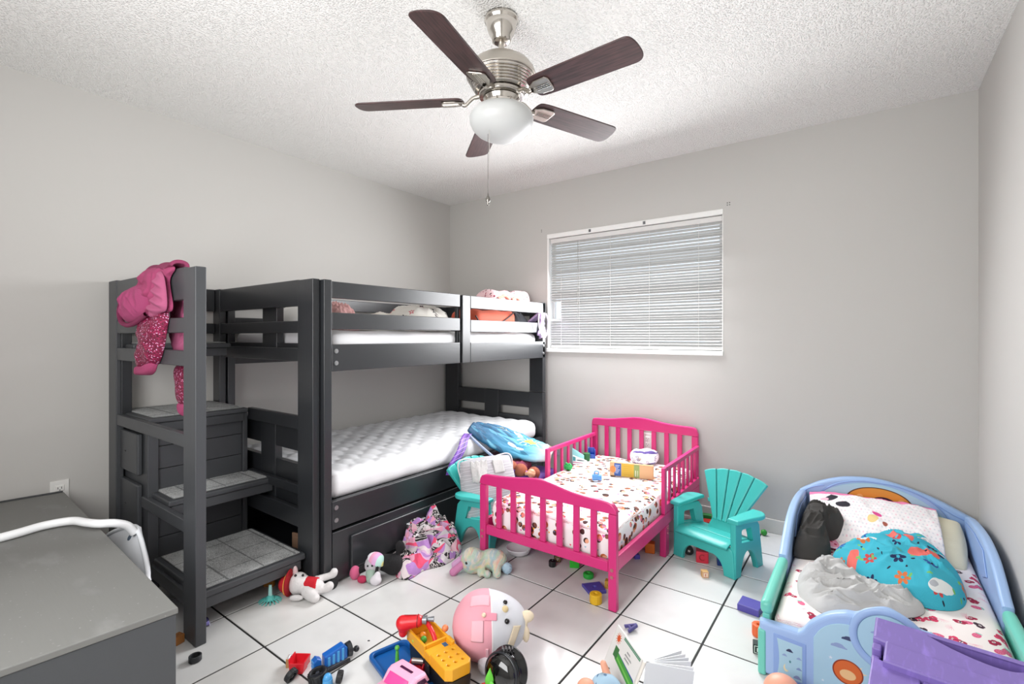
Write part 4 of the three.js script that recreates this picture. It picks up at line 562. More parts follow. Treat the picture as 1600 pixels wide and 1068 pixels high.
// hanging on the stair guard
{
  const t = thing('pink_jacket', 'pink fleece jacket with sequinned sleeves hanging over the stair guard panel', 'clothing');
  const pk = fuzz('#b04873'), seq = mm('#ffffff', 0.34, 0.15, { map: dataTex(512, (u, v) => { const a = u * 64, b = v * 64 + 0.5 * (Math.floor(a) & 1), n = noise(Math.floor(a) * 1.7, Math.floor(b) * 2.3, 4), d = Math.hypot(a % 1 - 0.5, b % 1 - 0.5); const k = n > 0.62 ? 1.0 : 0.42 + 0.35 * n; return d > 0.5 ? [0.4, 0.07, 0.22] : [sat(k * 0.9 + 0.2), k * (n > 0.62 ? 0.75 : 0.22) + 0.03, k * (n > 0.62 ? 0.85 : 0.5) + 0.08]; }, 0.26, true), bumpMap: clothBump, bumpScale: 0.003 });  // palest sequins are sparkle put into the colour
  const hang = (pts, z0, h) => prep(heap(pts.map(([x, y]) => [x, -y]), (u, x, z) => h(u, x, -z), { n: 110, m: 46 })).rotateX(Math.PI / 2).translate(0, 0, z0);
  P(t, 'body', [hang([[0.60, 1.50], [0.72, 1.503], [0.86, 1.497], [0.895, 1.482], [0.84, 1.44], [0.87, 1.318], [0.78, 1.305], [0.68, 1.288], [0.52, 1.285], [0.40, 1.35], [0.47, 1.42]], 2.5555, (u, x, y) => 0.034 * Math.pow(sat(1 - u ** 4), 0.5) + 0.035 * Math.max(-0.2, folds(x, y, 8, 2.4, 3)) * sat(3.5 - 3.5 * u)), sheet((u, v) => { const a = Math.PI * v; return [mix(0.61, 0.885, u), 1.487 + 0.022 * Math.sin(a) + 0.006 * Math.sin(u * 14) - 0.13 * sat(-Math.cos(a) - 0.8), 2.536 + 0.033 * Math.cos(a)]; }, 26, 20, 0.014)], pk);
  const hood = P(t, 'hood', hang([[0.335, 1.372], [0.322, 1.325], [0.36, 1.282], [0.46, 1.262], [0.56, 1.27], [0.66, 1.31], [0.70, 1.40], [0.62, 1.435], [0.47, 1.425], [0.38, 1.405]], 2.572, (u, x, y) => 0.05 * Math.pow(sat(1 - u ** 3), 0.5) + 0.02 * folds(x, y, 7, 0.4, 8) * sat(3 - 3 * u) - 0.03 * Math.exp(-((x - 0.41) ** 2 + (y - 1.32) ** 2) / 0.0012)), fuzz('#b54d7b'));
  P(hood, 'hem', tube([[0.345, 1.385, 2.585], [0.322, 1.325, 2.592], [0.36, 1.278, 2.596], [0.46, 1.256, 2.6], [0.57, 1.264, 2.6], [0.68, 1.3, 2.592]], 0.011, 60, 8), fuzz('#a83c6c'));
  P(t, 'waistband', hang([[0.80, 1.475], [0.845, 1.45], [0.872, 1.318], [0.80, 1.3], [0.70, 1.288], [0.69, 1.32], [0.76, 1.36], [0.775, 1.43]], 2.578, (u, x, y) => 0.024 * Math.pow(sat(1 - u ** 4), 0.5) + 0.007 * Math.sin(y * 150 + x * 40) * sat(3 - 3 * u)), fuzz('#bd6087'));
  P(t, 'sleeve', hang([[0.565, 1.285], [0.70, 1.3], [0.82, 1.305], [0.80, 1.23], [0.765, 1.15], [0.705, 1.085], [0.60, 1.065], [0.505, 1.06], [0.53, 1.16]], 2.553, (u, x, y) => 0.05 * Math.pow(sat(1 - u ** 3), 0.5) + 0.018 * folds(x, y, 8, 1.3, 5) * sat(3 - 3 * u)), seq, 'magenta sequinned sleeve in front of the panel');
  P(t, 'cuff', hang([[0.495, 1.065], [0.60, 1.075], [0.70, 1.092], [0.685, 1.06], [0.645, 1.038], [0.56, 1.03], [0.485, 1.033]], 2.556, (u) => 0.04 * Math.pow(sat(1 - u ** 4), 0.5)), pk);
  P(t, 'sleeve', hang([[0.64, 1.07], [0.72, 1.09], [0.81, 1.07], [0.82, 0.97], [0.78, 0.9], [0.735, 0.88], [0.68, 0.9], [0.665, 0.99]], 2.45, (u, x, y) => 0.045 * Math.pow(sat(1 - u ** 3), 0.5)), seq, 'sequinned sleeve hanging behind the panel');
  P(t, 'cuff', hang([[0.68, 0.905], [0.735, 0.915], [0.785, 0.9], [0.765, 0.865], [0.73, 0.848], [0.69, 0.866]], 2.455, (u) => 0.034 * Math.pow(sat(1 - u ** 3), 0.5)), pk);
  P(t, 'lining', hang([[0.64, 1.49], [0.76, 1.5], [0.88, 1.49], [0.86, 1.3], [0.84, 1.1], [0.77, 1.07], [0.68, 1.1], [0.63, 1.25]], 2.465, (u, x, y) => 0.04 * Math.pow(sat(1 - u ** 4), 0.5) + 0.02 * folds(x, y, 9, 0.1, 6) * sat(3 - 3 * u)), fuzz('#bd6087'));
}
// between the bunk and the pink bed
{
  const bag = thing('sleeping_bag', 'blue sleeping bag with a yellow sun between the lower bunk and the pink bed', 'sleeping bag');
  const sunTex = canvasTex(1024, 640, (c) => {
    const g = c.createLinearGradient(0, 0, 1024, 0); g.addColorStop(0, '#1d4f74'); g.addColorStop(0.3, '#1f6f96'); g.addColorStop(0.62, '#4fa4c4'); g.addColorStop(0.78, '#a9d3df'); g.addColorStop(1, '#e6d3cc'); c.fillStyle = g; c.fillRect(0, 0, 1024, 640);
    const R = rnd2(77); c.globalAlpha = 0.5; for (let i = 0; i < 60; i++) { c.fillStyle = ['#123c5c', '#2f86a8', '#78bcd2'][i % 3]; c.beginPath(); c.ellipse(R() * 640, R() * 640, 60, 16, 0.3, 0, 7); c.fill(); } c.globalAlpha = 1;
    c.strokeStyle = '#e9dfa8'; c.lineWidth = 12; for (let k = 0; k < 14; k++) { const a = k * Math.PI / 7; c.beginPath(); c.moveTo(600 + 92 * Math.cos(a), 260 + 92 * Math.sin(a)); c.lineTo(600 + 150 * Math.cos(a), 260 + 150 * Math.sin(a)); c.stroke(); } c.fillStyle = '#e8cf5e'; c.beginPath(); c.arc(600, 260, 78, 0, 7); c.fill();
    c.strokeStyle = '#d8c06a'; c.lineWidth = 4; c.beginPath(); c.ellipse(300, 220, 80, 36, 0.2, 0, 7); c.stroke(); c.beginPath(); c.moveTo(230, 240); c.quadraticCurveTo(290, 160, 360, 240); c.stroke();
    for (const [x, y, r, k] of [[860, 190, 70, '#e58d78'], [880, 230, 46, '#f2b99a'], [960, 160, 50, '#8fc6d6'], [950, 270, 46, '#e9a07c'], [900, 380, 70, '#d9b7d8'], [780, 120, 40, '#cfe4ea']]) { c.fillStyle = k; c.beginPath(); c.ellipse(x, y, r, r * 0.6, 0.5, 0, 7); c.fill(); }
    c.fillStyle = '#e4eef0'; for (const [x, y] of [[470, 480], [560, 500], [430, 160]]) { c.beginPath(); c.ellipse(x, y, 50, 24, 0.2, 0, 7); c.fill(); }
  }, 1, 1);
  const fr = new THREE.CatmullRomCurve3([V(1.02, 0.555, 0.90), V(1.12, 0.47, 0.83), V(1.25, 0.39, 0.725), V(1.4, 0.372, 0.665), V(1.485, 0.374, 0.6)]), bk = new THREE.CatmullRomCurve3([V(1.0, 0.55, 0.74), V(1.1, 0.535, 0.6), V(1.25, 0.455, 0.48), V(1.38, 0.415, 0.45), V(1.485, 0.395, 0.5)]);
  P(bag, 'quilt', sheet((u, v) => { const a = fr.getPoint(u), b = bk.getPoint(u), m = Math.sin(Math.PI * v), k = 0.02 * folds(u * 0.5, v * 0.35, 9, 1.25, 3) * sat(1.4 - u); return [mix(a.x, b.x, v), mix(a.y, b.y, v) + 0.045 * Math.pow(m, 0.6) + k + 0.008 * (1 - u), mix(a.z, b.z, v)]; }, 80, 40, 0.02), mm('#ffffff', 0.55, 0, { map: sunTex, bumpMap: clothBump, bumpScale: 0.001 }));
  P(bag, 'strap', sheet((u, v) => { const p = new THREE.CatmullRomCurve3([V(1.04, 0.556, 0.92), V(1.085, 0.545, 1.0), V(1.125, 0.49, 1.08), V(1.135, 0.42, 1.16), V(1.135, 0.36, 1.19)]).getPoint(u); return [p.x - (v - 0.5) * 0.02, p.y + (v - 0.5) * 0.01, p.z + (v - 0.5) * 0.055]; }, 40, 6, 0.004), mm('#ffffff', 0.5, 0, { map: canvasTex(256, 64, (c) => { c.fillStyle = '#6a3fa0'; c.fillRect(0, 0, 256, 64); c.fillStyle = '#8e63c4'; c.fillRect(0, 10, 256, 14); c.fillStyle = '#452672'; c.fillRect(0, 36, 256, 10); c.strokeStyle = '#d7b8ea'; c.lineWidth = 2; for (let i = 0; i < 10; i++) { c.beginPath(); c.moveTo(i * 26, 64); c.lineTo(i * 26 + 30, 0); c.stroke(); } }, 1, 1) }));
  P(bag, 'binding', tube([[1.06, 0.55, 0.93], [1.14, 0.48, 0.9], [1.22, 0.41, 0.86], [1.3, 0.36, 0.83]], 0.009, 30, 8), cloth('#aab6d6'));
  const tote = thing('purple_tote', 'purple fabric tote stuffed with peach and pink toys under the blue sleeping bag', 'bag');
  P(tote, 'sack', soft(0.2, 0.31, 0.4, 0.06, [14, 18, 24], (v) => { v.x += 0.012 * noise(v.z * 8, v.y * 8, 2); v.z *= 1 - 0.1 * smooth(0, 0.15, v.y); }).translate(1.385, 0.156, 0.66), cloth('#5e3a92', 0.6));
  P(tote, 'flap', sheet((u, v) => [mix(1.26, 1.47, u), 0.315 + 0.03 * Math.sin(Math.PI * u) - 0.06 * v + 0.008 * folds(u * 0.3, v * 0.2, 9, 1, 3), 0.87 - 0.02 * v - 0.12 * u], 24, 12, 0.01), cloth('#9a66c6', 0.55));
  P(tote, 'contents', [sph(0.05, 1.30, 0.345, 0.80), sph(0.045, 1.37, 0.335, 0.78), sph(0.04, 1.44, 0.32, 0.73)], fuzz('#c9755a'));
  P(tote, 'doll_hand', [sph(0.028, 1.45, 0.33, 0.775), tube([[1.42, 0.325, 0.79], [1.45, 0.335, 0.8], [1.475, 0.325, 0.775]], 0.012, 14, 8)], mm('#eeb08c', 0.5));
  P(tote, 'tulle', soft(0.12, 0.07, 0.16, 0.03, [14, 8, 16], (v) => { v.y += 0.01 * noise(v.x * 60, v.z * 60, 4); }).translate(1.31, 0.335, 0.71), fuzz('#8a3a55'));
}
{ // cushion in the left chair
  const cu = thing('grey_cushion', 'grey cushion with rows of white stitching and lace, in the turquoise chair beside the bunk', 'cushion', [1.325, 0.275, 1.045]);
  const st = canvasTex(512, 512, (c) => { c.fillStyle = '#b3b0b5'; c.fillRect(0, 0, 512, 512); c.fillStyle = '#e9e7ea'; for (let j = 0; j < 20; j++) for (let i = 0; i < 64; i++) { const y = j * 26 + 8 + 5 * Math.sin(j * 2 + i * 0.1); c.fillRect(i * 8, y, 4, 4); } }, 0.37, 0.37);
  const g = soft(0.37, 0.39, 0.13, 0.015, [30, 30, 8], (v) => { const a = Math.abs(v.x) / 0.185, b = Math.abs(v.y) / 0.195, m = Math.pow(sat(1 - a ** 2.6), 0.5) * Math.pow(sat(1 - b ** 2.6), 0.5); v.z *= 0.1 + 0.9 * m; v.x *= 1 - 0.07 * b * b; v.y *= 1 - 0.07 * a * a; });
  P(cu, 'cover', g, mm('#ffffff', 0.9, 0, { map: st, bumpMap: clothBump, bumpScale: 0.001 }));
  P(cu, 'lace_patch', [sheet((u, v) => [mix(-0.13, -0.02, u), mix(0.17, 0.05, v) + 0.006 * Math.sin(u * 20), 0.052 + 0.018 * Math.sin(Math.PI * u) * v + 0.004 * folds(u, v, 5, 1, 1)], 24, 20, 0.006), sheet((u, v) => [mix(0.02, 0.09, u), mix(0.165, 0.085, v), 0.05 + 0.012 * v], 12, 12, 0.006)], fuzz('#f1f0ee'));
  P(cu, 'piping', tube([[-0.178, -0.185, 0], [-0.165, 0, 0], [-0.178, 0.185, 0], [0, 0.178, 0], [0.178, 0.185, 0], [0.165, 0, 0], [0.178, -0.185, 0], [0, -0.178, 0]], 0.005, 120, 6, true), cloth('#dcdadd'));
  cu.rotation.set(0, 1.18, 0); cu.rotateX(-0.32);
}
{ // patchwork fleece on the floor
  const patch = canvasTex(1024, 1024, (c) => {
    const R = rnd2(19), cols = ['#e7d9dc', '#e9a5bf', '#f0587c', '#b98acb', '#d8d4d6', '#dcb4d8', '#efc3cf']; c.fillStyle = '#ddd2d6'; c.fillRect(0, 0, 1024, 1024);
    const n = 9, s = 1024 / n; for (let j = 0; j < n; j++) for (let i = 0; i < n; i++) for (let h = 0; h < 2; h++) {
      const x = i * s, y = j * s, leo = R() < 0.32; c.save(); c.beginPath(); if (h) { c.moveTo(x, y); c.lineTo(x + s, y); c.lineTo(x, y + s); } else { c.moveTo(x + s, y); c.lineTo(x + s, y + s); c.lineTo(x, y + s); } c.closePath(); c.clip();
      c.fillStyle = leo ? '#2a2527' : cols[Math.floor(R() * 7)]; c.fillRect(x, y, s, s); if (leo) { c.fillStyle = '#ece6e4'; for (let k = 0; k < 34; k++) { c.beginPath(); c.ellipse(x + R() * s, y + R() * s, 5 + R() * 6, 4 + R() * 4, R() * 6, 0, 7); c.fill(); } } c.restore();
    }
  }, 0.42, 0.42);
  one('patchwork_blanket', 'pink, lilac and black patchwork fleece blanket heaped on the floor against the trundle drawer', 'blanket', heap([[1.14, 1.66], [1.22, 1.69], [1.30, 1.735], [1.35, 1.71], [1.345, 1.6], [1.385, 1.5], [1.375, 1.39], [1.34, 1.31], [1.28, 1.275], [1.2, 1.262], [1.145, 1.275], [1.132, 1.4], [1.13, 1.55]], (u, x, z) => (0.08 + 0.10 * Math.exp(-Math.pow(((x - 1.16) ** 2) / 0.022 + ((z - 1.38) ** 2) / 0.03, 1.5))) * Math.pow(sat(1 - Math.pow(u, 3.2)), 0.5) + (0.085 * folds(x, z, 9.5, 0.94, 4) + 0.03 * folds(x, z, 16, 0.4, 9) + 0.03 * noise(x * 13, 2, z * 13)) * sat(4 - 4 * u) + 0.006, { n: 160, m: 80, c: [1.22, 1.46], uv: (x, y, z) => [x * 0.8057 - z * 0.5924 + 0.045 * noise(x * 8, y * 8, z * 8), y * 1.15 - (x * 0.592 + z * 0.806) * 0.75 + 0.045 * noise(x * 8, y * 8 + 9, z * 8)] }), mm('#ffffff', 0.95, 0, { map: patch, bumpMap: fuzzBump, bumpScale: 0.0015 }));
}
// ---------- toys ----------
const plushEye = mm('#141214', 0.15);
const local = (name, label, cat, at) => thing(name, label, cat, at, YAW); // x runs to the right seen from the door, z towards it
const ring = (ro, ri, h, n = 28, bev = 0.004) => { const s = new THREE.Shape(); for (let i = 0; i < n; i++) { const a = i / n * 2 * Math.PI; i ? s.lineTo(ro * Math.cos(a), ro * Math.sin(a)) : s.moveTo(ro, 0); } s.closePath(); const q = new THREE.Path(); q.absarc(0, 0, ri, 0, 2 * Math.PI, true); s.holes.push(q); return prep(ext(s, h, bev, 3)).rotateX(-Math.PI / 2); };
const letterTex = (ch, fg, bg, frame) => canvasTex(128, 128, (c) => { c.fillStyle = bg; c.fillRect(0, 0, 128, 128); c.strokeStyle = frame; c.lineWidth = 9; c.strokeRect(12, 12, 104, 104); c.fillStyle = fg; c.font = 'bold 84px sans-serif'; c.textAlign = 'center'; c.textBaseline = 'middle'; c.fillText(ch, 64, 68); }, 1, 1);
function letterBlock(label, at, ry, s, ch, fg, frame, woodHex = '#c79a63', bg = null, faces = 'zy') {
  const t = thing('letter_block', label, 'toy block', at, ry), w = mm(woodHex, 0.6);
  P(t, 'cube', new RoundedBoxGeometry(s, s, s, 2, s * 0.06).translate(0, s / 2, 0), w);
  const m = mm('#ffffff', 0.6, 0, { map: letterTex(ch, fg, bg || woodHex, frame) }), pl = () => prep(new THREE.BoxGeometry(s * 0.86, s * 0.86, 0.0008));
  if (faces.includes('z')) P(t, 'printed_face', pl().translate(0, s / 2, s / 2), m);
  if (faces.includes('y')) P(t, 'printed_face', pl().rotateX(-Math.PI / 2).translate(0, s, 0), m);
  if (faces.includes('x')) P(t, 'printed_face', pl().rotateY(Math.PI / 2).translate(s / 2, s / 2, 0), m);
  return t;
}
const block = (label, at, ry, w, h, d, hex) => one('toy_block', label, 'toy block', new RoundedBoxGeometry(w, h, d, 2, 0.004).translate(0, h / 2, 0), plastic(hex), at, ry);
function wheel(label, at, rot, r, w) { const t = thing('toy_wheel', label, 'toy wheel', at); const g = P(t, 'tyre', lathe([[r * 0.62, -w / 2], [r * 0.92, -w / 2], [r, -w * 0.36], [r, w * 0.36], [r * 0.92, w / 2], [r * 0.62, w / 2], [r * 0.62, -w / 2]], 36), mm('#18191b', 0.55)); P(t, 'tread_lug', Array.from({ length: 18 }, (_, i) => prep(new THREE.BoxGeometry(r * 0.05, w * 0.86, r * 0.14)).translate(r * 1.005, 0, 0).rotateY(i * Math.PI / 9)), mm('#222326', 0.6)); P(t, 'hub', [cyl(r * 0.2, r * 0.2, w * 0.8, 16), ...Array.from({ length: 5 }, (_, i) => prep(new THREE.BoxGeometry(r * 0.6, w * 0.4, r * 0.16)).translate(r * 0.36, 0, 0).rotateY(i * 1.2566))], mm('#3b3c40', 0.35)); t.rotation.set(...rot); return t; }  // loose black toy wheel with tyre, lugs and hub
// floor, left part
one('rubber_ring', 'small dark grey rubber ring on the floor in front of the stair post', 'ring', [ring(0.0215, 0.016, 0.021, 28, 0.002)], mm('#2c2e31', 0.5), [1.167, 0.001, 2.585], 0);
letterBlock('wooden letter block between the grey cabinet and the stair post', [0.995, 0, 2.582], 0.25, 0.033, 'A', '#7d5230', '#7d5230', '#b5763b');
{
  const t = thing('toy_shoe', 'small lilac toy shoe with navy trim, behind the stair post', 'toy', [0.93, 0, 2.485], 0.5);
  P(t, 'sole', ext((() => { const s = new THREE.Shape(); s.absellipse(0, 0, 0.05, 0.022, 0, 7); return s; })(), 0.01, 0.003).rotateX(-Math.PI / 2), mm('#c9c4ea', 0.5));
  P(t, 'upper', field((x, y, z) => Math.max(dE(x, y, z, [0, 0.01, 0], [0.048, 0.03, 0.021]), -dE(x, y, z, [0.018, 0.03, 0], [0.022, 0.022, 0.012])), [-0.06, 0.004, -0.03], [0.06, 0.05, 0.03], 0.003), mm('#7d76b8', 0.6));
  P(t, 'trim', tube([[0.04, 0.022, 0.006], [0.018, 0.026, 0.016], [-0.004, 0.026, 0.008], [-0.004, 0.026, -0.008], [0.018, 0.026, -0.016], [0.04, 0.022, -0.006]], 0.003, 40, 6, true), mm('#22234e', 0.5));
}
{
  const t = local('toy_rake', 'aqua toy rake head standing on its tines under the lowest stair tread', 'toy', [0.99, 0, 2.215]), m = mm('#5cc0b8', 0.4);
  P(t, 'stem', ext([[-0.009, 0.016], [-0.0065, 0.075], [0.0065, 0.075], [0.009, 0.016]], 0.007, 0.002).translate(0, 0, -0.004), mm('#a6dbd6', 0.4));
  P(t, 'collar', lathe([[0.0001, 0.026], [0.012, 0.026], [0.022, 0.012], [0.024, 0.008], [0.0001, 0.008]], 24), m);
  for (let i = 0; i < 16; i++) { const a = i / 16 * 2 * Math.PI; P(t, 'tine', tube([[0.018 * Math.cos(a), 0.013, 0.018 * Math.sin(a)], [0.036 * Math.cos(a), 0.009, 0.03 * Math.sin(a)], [0.05 * Math.cos(a), 0.002, 0.042 * Math.sin(a)]], 0.0026, 10, 6), m); }
}
block('small orange wooden block under the lowest stair tread, behind the toy rake', [0.855, 0.0, 2.15], 0.55, 0.05, 0.028, 0.02, '#d08a35');
{ // plush puppy on its back
  const t = local('plush_puppy', 'white plush puppy in a red cap and vest lying by the lowest stair tread', 'plush toy', [1.085, 0, 2.075]), w = fuzz('#eae7e6'), red = fuzz('#d3202f');
  P(t, 'body', field((x, y, z) => { let d = dE(x, y, z, [-0.055, 0.052, 0.0], [0.042, 0.05, 0.046]); d = smin(d, dC(x, y, z, [-0.02, 0.045, 0.0], [0.03, 0.04, 0.01], 0.032, 0.036), 0.02); d = smin(d, dC(x, y, z, [0.02, 0.055, -0.03], [0.088, 0.068, -0.05], 0.018, 0.014), 0.014); d = smin(d, dS(x, y, z, [0.092, 0.082, -0.05], 0.017), 0.012); d = smin(d, dC(x, y, z, [0.03, 0.03, 0.02], [0.085, 0.035, 0.01], 0.02, 0.017), 0.014); d = smin(d, dS(x, y, z, [0.092, 0.045, 0.008], 0.019), 0.012); d = smin(d, dC(x, y, z, [0.0, 0.03, 0.035], [0.03, 0.024, 0.06], 0.026, 0.022), 0.014); d = smin(d, dS(x, y, z, [0.05, 0.022, 0.07], 0.02), 0.012); return d + 0.0012 * noise(x * 120, y * 120, z * 120); }, [-0.11, -0.005, -0.09], [0.125, 0.12, 0.11], 0.004), w);
  P(t, 'ear', field((x, y, z) => dE(x, y, z, [-0.078, 0.098, -0.015], [0.013, 0.03, 0.011]), [-0.1, 0.06, -0.035], [-0.055, 0.14, 0.01], 0.004), fuzz('#e9cfd0'));
  P(t, 'ear', field((x, y, z) => dE(x, y, z, [-0.04, 0.016, 0.058], [0.032, 0.013, 0.013]), [-0.08, -0.002, 0.035], [0.0, 0.036, 0.08], 0.004), w);
  const cap = P(t, 'cap', [field((x, y, z) => Math.max(dE(x, y, z, [-0.098, 0.055, 0.005], [0.046, 0.044, 0.044]), x + 0.095), [-0.155, 0.0, -0.05], [-0.085, 0.11, 0.06], 0.004), lathe([[0.0001, -0.006], [0.055, -0.006], [0.062, 0], [0.055, 0.006], [0.0001, 0.006]], 32).rotateZ(Math.PI / 2).translate(-0.092, 0.062, 0.005)], red);
  P(cap, 'band', lathe([[0.047, -0.004], [0.051, -0.004], [0.051, 0.004], [0.047, 0.004], [0.047, -0.004]], 32).rotateZ(Math.PI / 2).translate(-0.101, 0.055, 0.005), mm('#f0a04a', 0.6));
  P(t, 'vest', field((x, y, z) => Math.max(dC(x, y, z, [-0.02, 0.046, 0.0], [0.03, 0.043, 0.008], 0.0365, 0.0385), Math.abs(x - 0.005) - 0.028 - 0.2 * Math.abs(z)), [-0.06, -0.002, -0.05], [0.07, 0.09, 0.06], 0.004), red);
  P(t, 'eye', [sph(0.006, -0.03, 0.096, 0.012, 10), sph(0.006, -0.06, 0.1, 0.022, 10)], plushEye);
}
{ // plush doll by the drawer
  const t = local('plush_doll', 'plush doll with black hair, grey white face and pink shoes slumped against the trundle drawer', 'plush toy', [1.205, 0, 1.79]), bl = fuzz('#1d1c1e'), pk = fuzz('#e06a92');
  P(t, 'hair', field((x, y, z) => Math.min(smin(dS(x, y, z, [0.078, 0.06, -0.015], 0.05), dS(x, y, z, [0.03, 0.062, -0.03], 0.04), 0.02), dE(x, y, z, [0.106, 0.135, -0.045], [0.024, 0.03, 0.02]), dC(x, y, z, [0.09, 0.09, -0.03], [0.104, 0.118, -0.042], 0.014)), [-0.03, -0.002, -0.1], [0.15, 0.18, 0.05], 0.005), bl);
  P(t, 'head', field((x, y, z) => dE(x, y, z, [-0.018, 0.065, 0.0], [0.042, 0.044, 0.04]) + 0.001 * noise(x * 90, y * 90, z * 90), [-0.07, 0.01, -0.05], [0.03, 0.12, 0.05], 0.004), fuzz('#cfccd0'));
  P(t, 'bonnet', field((x, y, z) => Math.max(dE(x, y, z, [-0.012, 0.07, -0.004], [0.053, 0.053, 0.05]), 0.092 - y - 0.55 * (x + 0.012) - 0.2 * z), [-0.08, 0.03, -0.07], [0.06, 0.14, 0.06], 0.004), mm('#ffffff', 0.95, 0, { map: canvasTex(128, 128, (c) => { for (let i = 0; i < 8; i++) { c.fillStyle = ['#d8a7cf', '#b9dcd2', '#ece69a', '#efe9ee', '#c79ad0', '#aacfe0', '#f1e7ee', '#e3a0bd'][i]; c.fillRect(i * 16, 0, 16, 128); } }, 0.16, 0.16) }));
  P(t, 'dress', field((x, y, z) => dC(x, y, z, [-0.02, 0.035, 0.03], [-0.015, 0.022, 0.055], 0.026, 0.021), [-0.06, -0.005, -0.01], [0.03, 0.075, 0.09], 0.004), fuzz('#a9bfb0'));
  P(t, 'leg', field((x, y, z) => Math.min(dC(x, y, z, [-0.04, 0.06, 0.0], [-0.09, 0.035, 0.01], 0.017, 0.014), dC(x, y, z, [0.012, 0.07, 0.034], [0.008, 0.03, 0.052], 0.008, 0.006)), [-0.12, 0.0, -0.03], [0.04, 0.09, 0.075], 0.004), bl);
  P(t, 'shoe', field((x, y, z) => dE(x, y, z, [-0.105, 0.03, 0.012], [0.026, 0.034, 0.026]), [-0.14, -0.005, -0.03], [-0.07, 0.075, 0.05], 0.004), pk, 'pink shoe');
  P(t, 'shoe', field((x, y, z) => dE(x, y, z, [-0.058, 0.017, 0.05], [0.024, 0.018, 0.018]), [-0.09, -0.005, 0.02], [-0.02, 0.045, 0.08], 0.004), fuzz('#c8385f'), 'dark pink shoe');
  P(t, 'hand', field((x, y, z) => smin(dE(x, y, z, [0.014, 0.022, 0.07], [0.028, 0.024, 0.024]), dS(x, y, z, [0.02, 0.045, 0.06], 0.014), 0.01), [-0.02, -0.005, 0.03], [0.06, 0.08, 0.11], 0.004), fuzz('#e9e5ea'), 'white mitten hand');
  P(t, 'eye', [sph(0.005, -0.035, 0.075, 0.036, 10), sph(0.005, -0.012, 0.078, 0.04, 10)], plushEye);
}
{ // pastel rabbit
  const t = local('plush_rabbit', 'pastel tie dyed plush rabbit lying on the tiles in front of the pink footboard', 'plush toy', [1.60, 0, 1.425]);
  const pas = dataTex(256, (u, v) => { const f = (s) => smooth(-0.1, 0.5, fbm(u * 4, v * 4, s, 3)); let c = [0.91, 0.89, 0.84]; for (const [k, q] of [[1, [0.96, 0.76, 0.68]], [5, [0.70, 0.83, 0.86]], [9, [0.93, 0.90, 0.70]], [13, [0.74, 0.87, 0.78]]]) { const w = f(k) * 0.85; c = c.map((a, i) => mix(a, q[i], w)); } return c; }, 0.16, true), pm = mm('#ffffff', 0.96, 0, { map: pas, bumpMap: fuzzBump, bumpScale: 0.004, sheen: 0.3 });
  const fz = (x, y, z) => 0.002 * noise(x * 90, y * 90, z * 90);
  P(t, 'body', field((x, y, z) => { let d = dE(x, y, z, [-0.06, 0.064, 0.012], [0.06, 0.064, 0.056]); d = smin(d, dE(x, y, z, [0.04, 0.056, -0.01], [0.075, 0.056, 0.05]), 0.02); d = smin(d, dC(x, y, z, [-0.012, 0.05, 0.03], [-0.016, 0.018, 0.055], 0.022, 0.017), 0.01); d = smin(d, dS(x, y, z, [0.016, 0.018, 0.062], 0.019), 0.008); d = smin(d, dC(x, y, z, [0.06, 0.045, 0.02], [0.066, 0.02, 0.066], 0.026, 0.02), 0.012); return d + fz(x, y, z); }, [-0.14, -0.006, -0.08], [0.135, 0.15, 0.105], 0.0045), pm);
  P(t, 'tail', field((x, y, z) => dS(x, y, z, [0.115, 0.028, 0.02], 0.026) + 2 * fz(x, y, z), [0.07, -0.006, -0.025], [0.16, 0.07, 0.065], 0.004), fuzz('#b4cfe0'));
  for (const [a, b, c] of [[[-0.105, 0.075, 0.0], [-0.15, 0.035, 0.0], '#d7a7cf'], [[-0.10, 0.06, 0.03], [-0.155, 0.016, 0.035], '#d489b4']]) P(t, 'ear', field((x, y, z) => dC(x, y, z, a, b, 0.016, 0.02) + fz(x, y, z), [-0.19, -0.006, -0.03], [-0.07, 0.1, 0.07], 0.004), fuzz(c));
  P(t, 'eye', sph(0.0075, -0.086, 0.072, 0.058, 14), plushEye);
}
